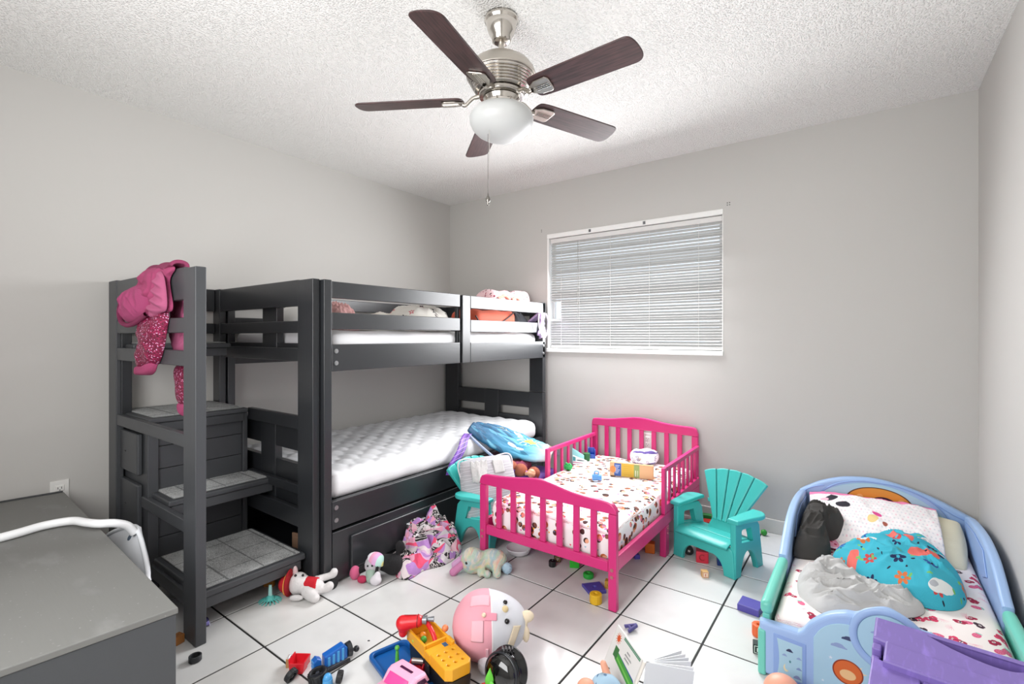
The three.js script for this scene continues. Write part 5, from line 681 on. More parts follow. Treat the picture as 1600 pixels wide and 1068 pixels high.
{ // round plush
  const t = local('round_plush', 'large egg shaped plush toy in pink overalls with a pale grey face, on the tiles', 'plush toy', [2.028, 0.117, 1.91]), ax = (g) => prep(g).rotateZ(-Math.PI / 2).rotateY(0.12);
  const prof = (a, b) => { const o = []; for (let i = 0; i <= 40; i++) { const y = mix(a, b, i / 40), k = y / 0.142, r = 0.119 * Math.sqrt(Math.max(0, 1 - k * k)) * (1 + 0.09 * Math.sin(-k * 2.2)); o.push([Math.max(r, 0.0001), y]); } return o; };
  const vel = (h) => mm(h, 0.92, 0, { bumpMap: clothBump, bumpScale: 0.0005, sheen: 0.5, sheenRoughness: 0.5 });
  P(t, 'body', ax(lathe(prof(-0.142, 0.0), 64)), vel('#eca6b4'), 'pink overalls');
  P(t, 'head', ax(lathe(prof(0.0, 0.142), 64)), vel('#d9dadf'), 'pale grey head');
  P(t, 'seam', ax(lathe([[0.1183, -0.003], [0.1208, 0], [0.1183, 0.003]], 64)), vel('#f2eef0'));
  const on = (phi, x, lift = 0) => { const k = x / 0.142, r = 0.119 * Math.sqrt(Math.max(0, 1 - k * k)) * (1 + 0.09 * Math.sin(-k * 2.2)) + lift; return V(x, r * Math.cos(phi), r * Math.sin(phi)); };
  const bib = (phi0, phi1, x0, x1, m, n) => P(t, n, sheet((u, v) => { const p = on(mix(phi0, phi1, u), mix(x0, x1, v), 0.003); return [p.x, p.y, p.z]; }, 16, 12, 0.005), m);
  bib(0.95, 1.5, -0.062, -0.018, vel('#f4bcc8'), 'pocket'); bib(0.2, 0.55, -0.07, 0.0, vel('#f4bcc8'), 'strap'); bib(1.7, 2.05, -0.01, 0.0, vel('#f4bcc8'), 'strap'); bib(0.75, 0.95, -0.015, 0.028, vel('#ef9fb2'), 'strap');
  P(t, 'button', [0.82].map((a) => { const p = on(a, -0.018, 0.008); return sph(0.008, p.x, p.y, p.z, 12); }), mm('#e6d3b8', 0.5));
  for (const [phi, x, r, m, n] of [[0.28, 0.058, 0.0085, plushEye, 'eye'], [0.95, 0.065, 0.0095, plushEye, 'eye'], [0.55, 0.058, 0.012, vel('#dcc79a'), 'nose']]) { const p = on(phi, x, 0.0), q = sph(r, 0, 0, 0, 14).scale(1, 1, 1); q.translate(p.x, p.y, p.z); P(t, n, q, m); }
  P(t, 'foot', field((x, y, z) => dS(x, y, z, [-0.006, -0.082, 0.105], 0.033) + 0.002 * noise(x * 80, y * 80, z * 80), [-0.05, -0.12, 0.06], [0.04, -0.035, 0.15], 0.004), fuzz('#e3e0e6'));
  const cream = cloth('#ead9bd'); P(t, 'bow', [field((x, y, z) => Math.min(dE(x, y, z, [0.14, 0.035, 0.01], [0.026, 0.022, 0.016]), dE(x, y, z, [0.135, -0.02, 0.03], [0.014, 0.03, 0.013]), dS(x, y, z, [0.128, 0.012, 0.018], 0.013)), [0.1, -0.07, -0.03], [0.18, 0.07, 0.06], 0.004)], cream);
  P(t, 'ribbon', sheet((u, v) => { const p = on(mix(1.1, 2.0, u), mix(0.115, 0.09, v) - 0.03 * u, 0.003); return [p.x, p.y, p.z]; }, 24, 6, 0.004), cream);
}
// toy plane pieces and the block beside them
letterBlock('wooden letter block with a white P face beside the red toy cup', [1.478, 0, 2.385], 0.75, 0.032, 'P', '#2a2c5a', '#2a2c5a', '#b98a58', '#f2f0ee', 'y');
{
  const t = thing('red_scoop', 'open red plastic scoop of a toy truck beside the letter P block', 'toy', [1.528, 0, 2.383], 0.6), m = plastic('#d8212f');
  P(t, 'tray', [ext([[-0.026, 0.012], [-0.03, 0.052], [-0.026, 0.052], [-0.022, 0.015], [0.02, 0.015], [0.026, 0.046], [0.03, 0.046], [0.024, 0.012]], 0.05, 0.0015).translate(0, 0, -0.025), bx(-0.026, 0.026, 0.013, 0.045, -0.027, -0.024, 0.001), bx(-0.026, 0.026, 0.013, 0.04, 0.022, 0.025, 0.001), bx(-0.02, 0.02, 0, 0.013, -0.02, 0.02, 0.002)], m);
}
wheel('small black toy wheel leaning on the red scoop at the bottom of the picture', [1.558, 0.023, 2.432], [0.5, 0, 1.1], 0.023, 0.018);
{
  const t = thing('toy_plane', 'blue toy aeroplane with a striped body and black propeller lying on the tiles', 'toy plane', [1.6, 0, 2.29], 1.35), b1 = plastic('#1f63b8', 0.3), b2 = plastic('#4aa3e0', 0.3), k = mm('#25272c', 0.35);
  P(t, 'fuselage', ext([[-0.04, 0.01], [-0.04, 0.05], [0.03, 0.066], [0.045, 0.05], [0.045, 0.012]], 0.036, 0.006).translate(0, 0, -0.018), b1);
  for (let i = 0; i < 4; i++) P(t, 'stripe', bx(-0.03 + i * 0.017, -0.021 + i * 0.017, 0.014, 0.046 + i * 0.004, -0.021, 0.021, 0.002), b2);
  P(t, 'nose', cyl(0.024, 0.027, 0.016, 24).rotateZ(Math.PI / 2).translate(0.053, 0.034, 0), k);
  P(t, 'spinner', [cyl(0.006, 0.006, 0.03, 14).rotateZ(Math.PI / 2).translate(0.072, 0.024, 0), sph(0.011, 0.084, 0.022, 0, 14)], k);
  P(t, 'propeller_blade', ext((() => { const s = new THREE.Shape(); s.absellipse(0.028, 0, 0.03, 0.0085, 0, 7); return s; })(), 0.005, 0.0015).rotateX(-1.2).rotateY(0.2).translate(0.086, 0.02, 0), k);
  P(t, 'undercarriage', tube([[0.05, 0.006, 0.02], [0.0, 0.006, 0.026], [-0.045, 0.006, 0.03]], 0.005, 20, 8), k);
  P(t, 'tail', [ext([[-0.078, 0.0], [-0.078, 0.045], [-0.066, 0.055], [-0.05, 0.045], [-0.048, 0.0]], 0.03, 0.004).translate(0, 0, -0.015)], b1);
  P(t, 'tail_stripe', [0, 1, 2].map((i) => bx(-0.0795, -0.0785 + 0.001, 0.02 + i * 0.01, 0.026 + i * 0.01, -0.012, 0.012, 0)), b2);
}
wheel('large black toy wheel lying on its side below the blue toy aeroplane', [1.632, 0.018, 2.375], [0.15, 0, 0.1], 0.032, 0.034);
wheel('black toy wheel between the blue toy aeroplane and the pink toy car', [1.70, 0.022, 2.335], [1.0, 0.3, 0.9], 0.02, 0.018);
one('toy_peg', 'light blue toy peg between the black toy wheels at the bottom edge', 'toy', [cyl(0.016, 0.018, 0.03, 20, 0, 0.015, 0), sph(0.014, 0, 0.034, 0, 16)], plastic('#4f9fd8', 0.3), [1.685, 0, 2.372]);
{ // blue tray
  const t = thing('blue_tray', 'dark blue plastic tray with rounded corners beside the yellow tool case', 'tray', [1.836, 0, 2.165], -0.27), m = plastic('#14579c', 0.32), r = (w, d, q) => { const s = new THREE.Shape(); s.moveTo(-w + q, -d); s.lineTo(w - q, -d); s.quadraticCurveTo(w, -d, w, -d + q); s.lineTo(w, d - q); s.quadraticCurveTo(w, d, w - q, d); s.lineTo(-w + q, d); s.quadraticCurveTo(-w, d, -w, d - q); s.lineTo(-w, -d + q); s.quadraticCurveTo(-w, -d, -w + q, -d); return s; };
  P(t, 'floor', prep(ext(r(0.14, 0.075, 0.03), 0.006, 0.002)).rotateX(-Math.PI / 2), m);
  const rim = r(0.145, 0.08, 0.032); rim.holes.push(r(0.132, 0.067, 0.026)); P(t, 'rim', prep(ext(rim, 0.016, 0.004)).rotateX(-Math.PI / 2).translate(0, 0.0061, 0), m);
}
{ // yellow tool case
  const t = thing('tool_case', 'yellow and black toy tool case with a red handle, open tray and peg holes', 'toy tool case', [1.958, 0, 2.112], -0.274), y = plastic('#eaa826', 0.35), k = plastic('#1f2022', 0.4);
  P(t, 'base', [ext([[-0.135, 0], [-0.148, 0.078], [0.148, 0.078], [0.135, 0]], 0.086, 0.006).translate(0, 0, -0.043)], k);
  const tray = (w, d, h, th) => [bx(-w, w, 0, th, -d, d, 0.003), bx(-w, w, th, h, -d, -d + th, 0.003), bx(-w, w, th, h, d - th, d, 0.003), bx(-w, -w + th, th, h, -d + th, d - th, 0.003), bx(w - th, w, th, h, -d + th, d - th, 0.003)].map((g) => g.translate(-0.082, 0.0785, 0));
  P(t, 'tray', tray(0.07, 0.05, 0.045, 0.009), y);
  P(t, 'step', [bx(-0.012, 0.03, 0.0785, 0.112, -0.036, 0.05, 0.004), bx(-0.012, 0.03, 0.0785, 0.128, -0.05, -0.036, 0.004)], y);
  const ps = new THREE.Shape(); ps.moveTo(0.031, -0.05); ps.lineTo(0.128, -0.05); ps.lineTo(0.145, -0.03); ps.lineTo(0.145, 0.036); ps.lineTo(0.13, 0.05); ps.lineTo(0.031, 0.05); ps.closePath(); for (let i = 0; i < 3; i++) for (let j = 0; j < 3; j++) { const h = new THREE.Path(); h.absarc(0.054 + i * 0.031, -0.028 + j * 0.028, 0.0055, 0, 2 * Math.PI, true); ps.holes.push(h); }
  P(t, 'peg_board', prep(ext(ps, 0.04, 0.003, 2, 16)).rotateX(-Math.PI / 2).translate(0, 0.0785, 0), y); P(t, 'peg_hole_floor', bx(0.04, 0.135, 0.0785, 0.09, -0.042, 0.042, 0), plastic('#a8690f', 0.6));
  P(t, 'handle', tube([[-0.14, 0.13, 0.0], [-0.12, 0.155, 0.0], [-0.09, 0.155, 0.0], [-0.04, 0.135, 0.0], [-0.02, 0.112, 0.0]], 0.0085, 40, 10), plastic('#d4202b', 0.35));
  P(t, 'sticker', bx(-0.005, 0.018, 0.1121, 0.1126, -0.03, -0.014, 0), mm('#35608a', 0.4));
  P(t, 'hinge', [bx(0.0, 0.025, 0.045, 0.078, 0.044, 0.056), bx(0.0, 0.025, 0.045, 0.078, -0.056, -0.044)], k);
}
for (const [x, y, z, r, h, l] of [[1.875, 0.1, 2.105, 0.012, '#4aa53a', 'green toy screw head in the tray of the yellow tool case'], [1.855, 0.1, 2.09, 0.013, '#d9831f', 'orange toy nut in the tray of the yellow tool case'], [1.85, 0.098, 2.125, 0.01, '#b6cf48', 'lime toy peg lying in the tray of the yellow tool case'], [1.925, 0.13, 2.045, 0.012, '#e58a5a', 'salmon toy knob at the back of the yellow tool case']]) one('toy_screw', l, 'toy', [sph(r, 0, 0, 0, 16), cyl(r * 0.4, r * 0.4, r * 1.6, 10).rotateX(1.2)], plastic(h), [x, y, z]);
{
  const t = thing('toy_drill', 'red toy drill with a grey chuck resting on the end of the yellow tool case', 'toy drill', [1.832, 0.152, 2.12], 0.62), m = plastic('#d8222c', 0.33);
  P(t, 'body', field((x, y, z) => smin(dC(x, y, z, [-0.035, 0, 0], [0.02, 0.008, 0], 0.026, 0.021), dC(x, y, z, [-0.03, -0.01, 0], [-0.035, -0.035, 0.0], 0.018, 0.016), 0.012), [-0.07, -0.06, -0.035], [0.05, 0.04, 0.035], 0.004), m);
  P(t, 'seam', [bx(-0.03, 0.015, 0.0285, 0.03, -0.001, 0.001, 0), cyl(0.0225, 0.0225, 0.003, 24).rotateZ(Math.PI / 2).translate(0.02, 0.008, 0)], plastic('#8e1018', 0.5));
  P(t, 'chuck', [cyl(0.013, 0.016, 0.016, 20).rotateZ(Math.PI / 2).translate(0.045, 0.012, 0), cyl(0.006, 0.01, 0.026, 16).rotateZ(Math.PI / 2).translate(0.066, 0.015, 0)], mm('#8d9094', 0.35, 0.5));
}
{ // pink toy car
  const t = thing('toy_car', 'large pale pink toy car with a hot pink windscreen at the bottom edge', 'toy car', [1.951, 0.012, 2.318], 1.57), pk = plastic('#f2b0cd', 0.3), hot = plastic('#ec4f9c', 0.35), g = mm('#4a1f42', 0.2);
  P(t, 'body', soft(0.30, 0.07, 0.16, 0.03, [40, 10, 20], (v) => { if (v.y > 0) { v.y -= 0.03 * smooth(-0.02, -0.15, v.x) + 0.01 * smooth(0.1, 0.15, v.x); v.z *= 1 - 0.06 * smooth(0.02, 0.035, v.y); } }).translate(0, 0.055, 0), pk);
  P(t, 'panel_line', [tube([[-0.14, 0.063, 0.0], [-0.06, 0.0845, 0.0], [0.02, 0.0898, 0.0]], 0.0011, 24, 5), tube([[-0.05, 0.084, 0.066], [-0.052, 0.0868, 0], [-0.05, 0.084, -0.066]], 0.0011, 20, 5)], plastic('#b9678c', 0.5));
  P(t, 'cabin', ext([[0.015, 0.084], [0.048, 0.128], [0.07, 0.138], [0.128, 0.13], [0.15, 0.084]], 0.136, 0.014, 3).translate(0, 0, -0.068), pk);
  P(t, 'windscreen', sheet((u, v) => [mix(0.02, 0.05, v) - 0.006, mix(0.09, 0.128, v) + 0.003, mix(-0.05, 0.05, u) * (1 - 0.1 * v)], 4, 4, 0.006), hot);
  for (const z of [0.0665, -0.0695]) P(t, 'window', ext([[0.062, 0.094], [0.07, 0.122], [0.112, 0.118], [0.126, 0.094]], 0.004, 0.001, 1).translate(0, 0, z), g);
  P(t, 'roof_slot', bx(0.08, 0.092, 0.132, 0.1395, -0.03, 0.03, 0.002), g);
  for (const [x, z] of [[-0.09, 0.075], [-0.09, -0.075], [0.09, 0.075], [0.09, -0.075]]) P(t, 'wheel', cyl(0.03, 0.03, 0.022, 24).rotateX(Math.PI / 2).translate(x, 0.019, z), mm('#e9e3ea', 0.4));
}
scene.getObjectByName('toy_car').scale.set(0.75, 0.68, 0.95);
one('toy_pin', 'small green toy pin standing up behind the pink toy car', 'toy', [sph(0.009, 0, 0.05, 0, 16), cyl(0.005, 0.008, 0.045, 14, 0, 0.0225, 0)], plastic('#58b44a'), [1.80, 0.022, 2.165]);
{
  const t = thing('red_clip', 'red toy clip with a silver roller on the blue tray', 'toy', [1.895, 0.022, 2.155], 0.5), m = plastic('#cf2233', 0.35);
  P(t, 'frame', [bx(-0.03, -0.022, 0, 0.03, -0.022, 0.022), bx(0.022, 0.03, 0, 0.03, -0.022, 0.022), bx(-0.022, 0.022, 0, 0.008, -0.022, 0.022), bx(-0.022, 0.022, 0.008, 0.02, 0.014, 0.022)], m);
  P(t, 'roller', cyl(0.009, 0.009, 0.042, 18).rotateZ(Math.PI / 2).translate(0, 0.03, -0.008), mm('#a9a5a2', 0.35, 0.6));
}
{ // black ball shaped case
  const t = local('black_case', 'glossy black round toy case with a speckled clear dome, next to the egg shaped plush', 'toy case', [2.196, 0.076, 2.032]), k = mm('#121315', 0.12), turn = (g) => prep(g).rotateX(Math.PI / 2 - 0.25).rotateY(-0.62);
  P(t, 'rim', turn(lathe([[0.0001, -0.052], [0.04, -0.05], [0.062, -0.04], [0.073, -0.022], [0.073, -0.014], [0.06, -0.008], [0.056, 0.004], [0.06, 0.014], [0.066, 0.018], [0.067, 0.026], [0.062, 0.03], [0.0001, 0.03]], 56)), k);
  P(t, 'dome', turn(lathe([[0.061, 0.0301], [0.056, 0.042], [0.044, 0.052], [0.025, 0.058], [0.0001, 0.06]], 56)), mm('#1b1c1f', 0.1, 0, { map: dataTex(256, (u, v) => noise(u * 70, v * 70, 3) > 0.72 ? [0.55, 0.55, 0.52] : [0.10, 0.10, 0.11], 0.12, true), clearcoat: 1 }));
  P(t, 'ring', turn(lathe([[0.059, 0.026], [0.064, 0.026], [0.066, 0.032], [0.062, 0.036], [0.058, 0.034], [0.059, 0.026]], 56)), mm('#2b2d31', 0.1));
  P(t, 'clasp', [bx(-0.012, 0.022, 0.058, 0.074, -0.012, 0.012), ...[0, 1, 2, 3].map((i) => bx(-0.016 + i * 0.011, -0.009 + i * 0.011, 0.07, 0.08, -0.01, 0.01, 0.002))], k);
}
{
  const t = local('toy_strawberry', 'red toy strawberry with green leaves in front of the black round case', 'toy', [2.168, 0, 2.108]);
  P(t, 'fruit', field((x, y, z) => dE(x, y, z, [0, 0.032, 0], [0.034, 0.032, 0.03]) + 0.0015 * noise(x * 110, y * 110, z * 110), [-0.045, -0.004, -0.04], [0.045, 0.075, 0.04], 0.004), plastic('#dc2f2f', 0.4));
  for (const [x, z, a, b, l] of [[0.012, 0.0, 0.1, 0.2, 0.06], [0.03, 0.01, -1.0, 0.9, 0.035], [-0.03, 0.012, 1.3, -0.4, 0.03]]) P(t, 'leaf', sheet((u, v) => { const w = 0.014 * Math.sin(Math.PI * Math.pow(v, 0.8)) * (l / 0.06); return [(u - 0.5) * 2 * w, l * v, 0.006 * Math.sin(Math.PI * v) - 0.004 * Math.abs(u - 0.5)]; }, 8, 16, 0.003).rotateX(-b * 0.4).rotateZ(-a * 0.5).translate(x, 0.052, z), plastic('#62c23c', 0.4));
  P(t, 'stalk_ring', new THREE.TorusGeometry(0.014, 0.005, 10, 24).rotateX(-0.6).translate(0.032, 0.05, 0.02), plastic('#4bb53a', 0.4));
  P(t, 'base', cyl(0.03, 0.034, 0.012, 24, -0.02, 0.006, 0.005), plastic('#e4bb34', 0.45));
}
{ // board book standing open
  const t = thing('board_book', 'open children\'s board book standing on its edge, white cover with a green band', 'book', [2.585, 0, 1.785]);
  const coverTex = canvasTex(512, 320, (c) => {
    c.fillStyle = '#e4e2df'; c.fillRect(0, 0, 512, 320); c.fillStyle = '#2f7d5a'; c.fillRect(50, 12, 300, 22); c.fillStyle = '#d7d6d2'; c.fillRect(50, 22, 300, 3);
    c.save(); c.translate(425, 70); c.strokeStyle = '#d9602b'; c.lineWidth = 6; for (let k = 0; k < 12; k++) { const a = k * Math.PI / 6; c.beginPath(); c.moveTo(26 * Math.cos(a), 26 * Math.sin(a)); c.lineTo(46 * Math.cos(a), 46 * Math.sin(a)); c.stroke(); } c.fillStyle = '#d2521f'; c.beginPath(); c.arc(0, 0, 26, 0, 7); c.fill(); c.restore();
    c.lineCap = 'round'; c.strokeStyle = '#24418f'; c.lineWidth = 60; c.beginPath(); c.moveTo(360, 185); c.lineTo(60, 214); c.stroke(); c.strokeStyle = '#3f9a35'; c.lineWidth = 66; c.beginPath(); c.moveTo(370, 190); c.lineTo(40, 232); c.stroke(); c.strokeStyle = '#72bd4e'; c.lineWidth = 16; c.beginPath(); c.moveTo(350, 196); c.lineTo(60, 236); c.stroke(); c.fillStyle = '#2f6e33'; c.fillRect(358, 130, 72, 84);
    c.fillStyle = '#44484a'; c.font = 'italic bold 30px serif'; for (const [x, y, w] of [[190, 84, 60], [150, 112, 120], [170, 138, 90]]) { c.save(); c.translate(x, y); c.lineWidth = 4; c.strokeStyle = '#4a4d50'; c.beginPath(); for (let i = 0; i < w; i += 3) c.lineTo(i, 6 * Math.sin(i * 0.45) - 3); c.stroke(); c.restore(); }
    c.fillStyle = '#cfcdc8'; c.fillRect(0, 0, 30, 320);
  }, 1, 1);
  const h = 0.13, leaf = (ang, len, th, tilt) => { const g = prep(new THREE.BoxGeometry(len, h, th)); g.translate(len / 2, h / 2, 0); g.rotateY(ang); return g; };
  const a0 = Math.atan2(0.138, -0.153) * -1; // cover runs from the spine back to the left
  const cov = P(t, 'front_cover', leaf(Math.PI - Math.atan2(-0.138, 0.153) * -1 + 2 * 0.0, 0.206, 0.004).translate(-0.002, 0, 0), mm('#ffffff', 0.45, 0, { map: coverTex }));
  { const p = cov.geometry.attributes.position, uv = cov.geometry.attributes.uv; for (let i = 0; i < p.count; i++) uv.setXY(i, Math.hypot(p.getX(i), p.getZ(i)) / 0.206, p.getY(i) / h); }
  P(t, 'spine', cyl(0.006, 0.006, h, 16, 0, h / 2, 0), mm('#e7e2d8', 0.5));
  for (let i = 0; i < 6; i++) P(t, 'page', leaf(1.04 - i * 0.13 + (i > 3 ? -0.06 : 0), 0.15, 0.0025).translate(0.004, 0.0, 0), mm(['#d9dbdd', '#e4e5e6', '#cfd2d5'][i % 3], 0.5));
  for (const c of t.children) { const g = c.geometry, p = g.attributes.position; for (let i = 0; i < p.count; i++) { const k = 1 - p.getY(i) / h, w = c.name === 'page' ? 0.3 : 1; p.setXYZ(i, p.getX(i) - 0.04 * k * w, p.getY(i), p.getZ(i) + 0.03 * k * w); } g.computeVertexNormals(); }
}
{
  const t = local('small_doll', 'small baby doll in a blue romper lying beside the open board book', 'doll', [2.452, 0, 1.852]), skin = mm('#eba98c', 0.5);
  P(t, 'romper', field((x, y, z) => smin(dE(x, y, z, [0.02, 0.034, 0.0], [0.046, 0.034, 0.036]), dC(x, y, z, [0.05, 0.03, 0.01], [0.075, 0.02, 0.03], 0.022, 0.018), 0.014), [-0.04, -0.004, -0.05], [0.11, 0.08, 0.07], 0.004), mm('#ffffff', 0.8, 0, { map: canvasTex(128, 128, (c) => { c.fillStyle = '#a7c6da'; c.fillRect(0, 0, 128, 128); c.fillStyle = '#5d7fa0'; for (let i = 0; i < 9; i++) { c.beginPath(); c.ellipse((i * 47) % 128, (i * 71) % 128, 8, 4, i, 0, 7); c.fill(); } }, 0.1, 0.1) }));
  P(t, 'arm', field((x, y, z) => dC(x, y, z, [0.03, 0.055, -0.02], [0.02, 0.085, -0.03], 0.014, 0.011), [0, 0.03, -0.055], [0.055, 0.11, 0.005], 0.003), skin);
  P(t, 'head', field((x, y, z) => smin(dE(x, y, z, [-0.045, 0.03, 0.01], [0.032, 0.03, 0.03]), dS(x, y, z, [-0.05, 0.045, 0.034], 0.006), 0.004), [-0.09, -0.004, -0.03], [-0.005, 0.07, 0.05], 0.003), skin);
}
{
  const t = local('baby_doll', 'baby doll with a bald pink head lying at the foot of the blue bed', 'doll', [2.955, 0, 1.545]), skin = mm('#eba88d', 0.45);
  P(t, 'head', field((x, y, z) => { let d = dE(x, y, z, [0, 0.05, 0], [0.056, 0.05, 0.052]); d = smin(d, dE(x, y, z, [0.01, 0.05, 0.05], [0.014, 0.01, 0.01]), 0.01); d = smin(d, dE(x, y, z, [0.056, 0.045, 0.0], [0.008, 0.013, 0.01]), 0.006); return d; }, [-0.07, -0.004, -0.07], [0.08, 0.11, 0.08], 0.004), skin);
  P(t, 'eye', [sph(0.006, -0.012, 0.066, 0.045, 12), sph(0.006, 0.028, 0.066, 0.043, 12)], plushEye);
  P(t, 'body', field((x, y, z) => smin(dE(x, y, z, [0.02, 0.035, 0.12], [0.045, 0.035, 0.06]), dC(x, y, z, [0.0, 0.03, 0.17], [-0.03, 0.02, 0.22], 0.02, 0.016), 0.015), [-0.06, -0.004, 0.04], [0.08, 0.08, 0.25], 0.005), cloth('#d98aa6'));
}
one('letter_a', 'small purple foam letter A on the tiles behind the board book', 'toy letter', (() => { const s = shapeOf([[-0.022, 0], [-0.006, 0.048], [0.006, 0.048], [0.022, 0], [0.013, 0], [0.0095, 0.011], [-0.0095, 0.011], [-0.013, 0]]); const h = new THREE.Path(); h.moveTo(-0.007, 0.019); h.lineTo(0, 0.04); h.lineTo(0.007, 0.019); h.closePath(); s.holes.push(h); return ext(s, 0.012, 0.001, 1).rotateX(-1.35).translate(0, 0.002, 0); })(), mm('#56508c', 0.6), [2.385, 0.0, 1.462], -0.75);
// under and around the pink bed
one('toy_wheel', 'black toy wheel lying under the pink bed near the letter U block', 'toy wheel', lathe([[0.006, 0], [0.017, 0], [0.019, 0.003], [0.019, 0.027], [0.017, 0.03], [0.006, 0.03], [0.006, 0]], 28), mm('#141416', 0.4), [1.848, 0, 1.168]);  // another loose toy wheel, smooth
letterBlock('black letter block marked U under the pink bed', [1.838, 0, 1.10], 0.6, 0.034, 'U', '#efe3c2', '#c9a95c', '#1c1c1c', '#1c1c1c', 'zx');
block('bright green toy block under the pink bed', [1.945, 0, 1.105], 0.5, 0.05, 0.04, 0.035, '#2fb52f');
one('stacking_ring', 'green stacking ring under the pink bed', 'toy ring', ring(0.027, 0.007, 0.026, 32, 0.009), plastic('#1f9b34', 0.4), [2.057, 0, 1.165]);
one('stacking_plate', 'purple square plate with a hole lying under the pink footboard', 'toy plate', (() => { const s = shapeOf([[-0.042, -0.046], [0.042, -0.042], [0.045, 0.042], [-0.04, 0.046]]), h = new THREE.Path(); h.absarc(0, 0, 0.009, 0, 7, true); s.holes.push(h); return prep(ext(s, 0.016, 0.003)).rotateX(-Math.PI / 2); })(), plastic('#4f4a9e', 0.45), [2.132, 0, 1.252], -0.7);
one('stacking_ring', 'tall yellow stacking ring beside the front leg of the pink bed', 'toy ring', ring(0.028, 0.0075, 0.042, 14, 0.004), plastic('#dfb01f', 0.42), [2.188, 0, 1.347]);
letterBlock('wooden letter block beside the front leg of the pink bed, behind the yellow ring', [2.178, 0, 1.19], 0.3, 0.034, 'M', '#8a6122', '#8a6122', '#c49a3e', null, 'zy');
block('orange toy block under the pink bed near its middle leg', [2.2, 0, 0.7], 0.3, 0.052, 0.055, 0.05, '#e0701f');
block('purple toy block under the pink bed behind the side rail', [2.17, 0, 0.82], 0.7, 0.03, 0.024, 0.03, '#5a4fb0');
one('white_bowl', 'white plastic bowl on the floor under the left side of the pink bed', 'bowl', lathe([[0.0001, 0.003], [0.03, 0.003], [0.055, 0.02], [0.066, 0.04], [0.07, 0.042], [0.068, 0.036], [0.058, 0.014], [0.034, 0.0], [0.0001, 0.0]], 40), plastic('#e9eaec', 0.35), [1.625, 0, 1.16]);
// around the right chair
letterBlock('wooden letter block with a red framed face in front of the empty turquoise chair', [2.522, 0, 0.81], 0.55, 0.031, 'E', '#c0392f', '#c0392f', '#cfa368', '#efd9bb', 'zx');
{ const t = block('red toy block marked C under the empty turquoise chair', [2.466, 0, 0.645], 0.3, 0.062, 0.06, 0.052, '#d62f45'); P(t, 'raised_letter', new THREE.TorusGeometry(0.014, 0.003, 8, 24, 4.6).rotateZ(0.9).translate(0, 0.03, 0.0265), plastic('#b3202f', 0.4)); }
{ const t = thing('letter_disc', 'black disc marked N under the empty turquoise chair', 'toy', [2.385, 0, 0.605], 0.35); P(t, 'disc', cyl(0.024, 0.024, 0.02, 30).rotateX(Math.PI / 2).translate(0, 0.024, 0), mm('#17181a', 0.4)); P(t, 'printed_face', prep(new THREE.BoxGeometry(0.026, 0.026, 0.0006)).translate(0, 0.024, 0.0104), mm('#ffffff', 0.5, 0, { map: letterTex('N', '#f0ede6', '#17181a', '#17181a') })); }
block('navy blue toy box under the right side of the empty turquoise chair', [2.56, 0, 0.62], 0.3, 0.05, 0.058, 0.05, '#1d3a78');
block('red toy block behind the empty turquoise chair, by the wall', [2.352, 0, 0.135], 0.3, 0.075, 0.04, 0.055, '#d9322c');
block('green toy plate on the floor behind the red block by the wall', [2.338, 0, 0.068], 0.2, 0.07, 0.055, 0.035, '#2f9a4a');
block('navy toy block beside the red block by the wall', [2.438, 0, 0.13], 0.2, 0.04, 0.055, 0.05, '#22408f');
one('green_ball', 'small green toy ball on the floor by the baseboard behind the empty chair', 'toy ball', sph(0.018, 0, 0.018, 0, 24), plastic('#2f9a32', 0.4), [2.675, 0, 0.075]);
one('plush_mouse', 'tiny brown and white plush toy squeezed between the pink bed and the empty chair', 'plush toy', field((x, y, z) => smin(dE(x, y, z, [0, 0.018, 0], [0.013, 0.018, 0.014]), dE(x, y, z, [0, 0.05, -0.002], [0.012, 0.02, 0.013]), 0.01), [-0.02, -0.003, -0.02], [0.02, 0.078, 0.02], 0.003), fuzz('#c8b4a6'), [2.314, 0, 0.585]);
// beside the blue bed
one('purple_wedge', 'purple toy slab with a chipped corner on the tiles beside the blue bed', 'toy block', prep(ext([[-0.047, -0.04], [0.04, -0.045], [0.046, 0.03], [0.03, 0.042], [-0.047, 0.047]], 0.03, 0.003)).rotateX(-Math.PI / 2), plastic('#5148a0', 0.45), [2.766, 0, 0.995], -0.05);
one('stacking_ring', 'orange stacking ring beside the mint rail of the blue bed', 'toy ring', ring(0.027, 0.008, 0.046, 10, 0.004), plastic('#e8632c', 0.42), [2.827, 0, 1.175]);
letterBlock('dark letter block marked B beside the mint foot of the blue bed', [2.842, 0, 1.29], 0.2, 0.036, 'B', '#e9efe6', '#e9efe6', '#1d2e2a', '#1d2e2a', 'z');
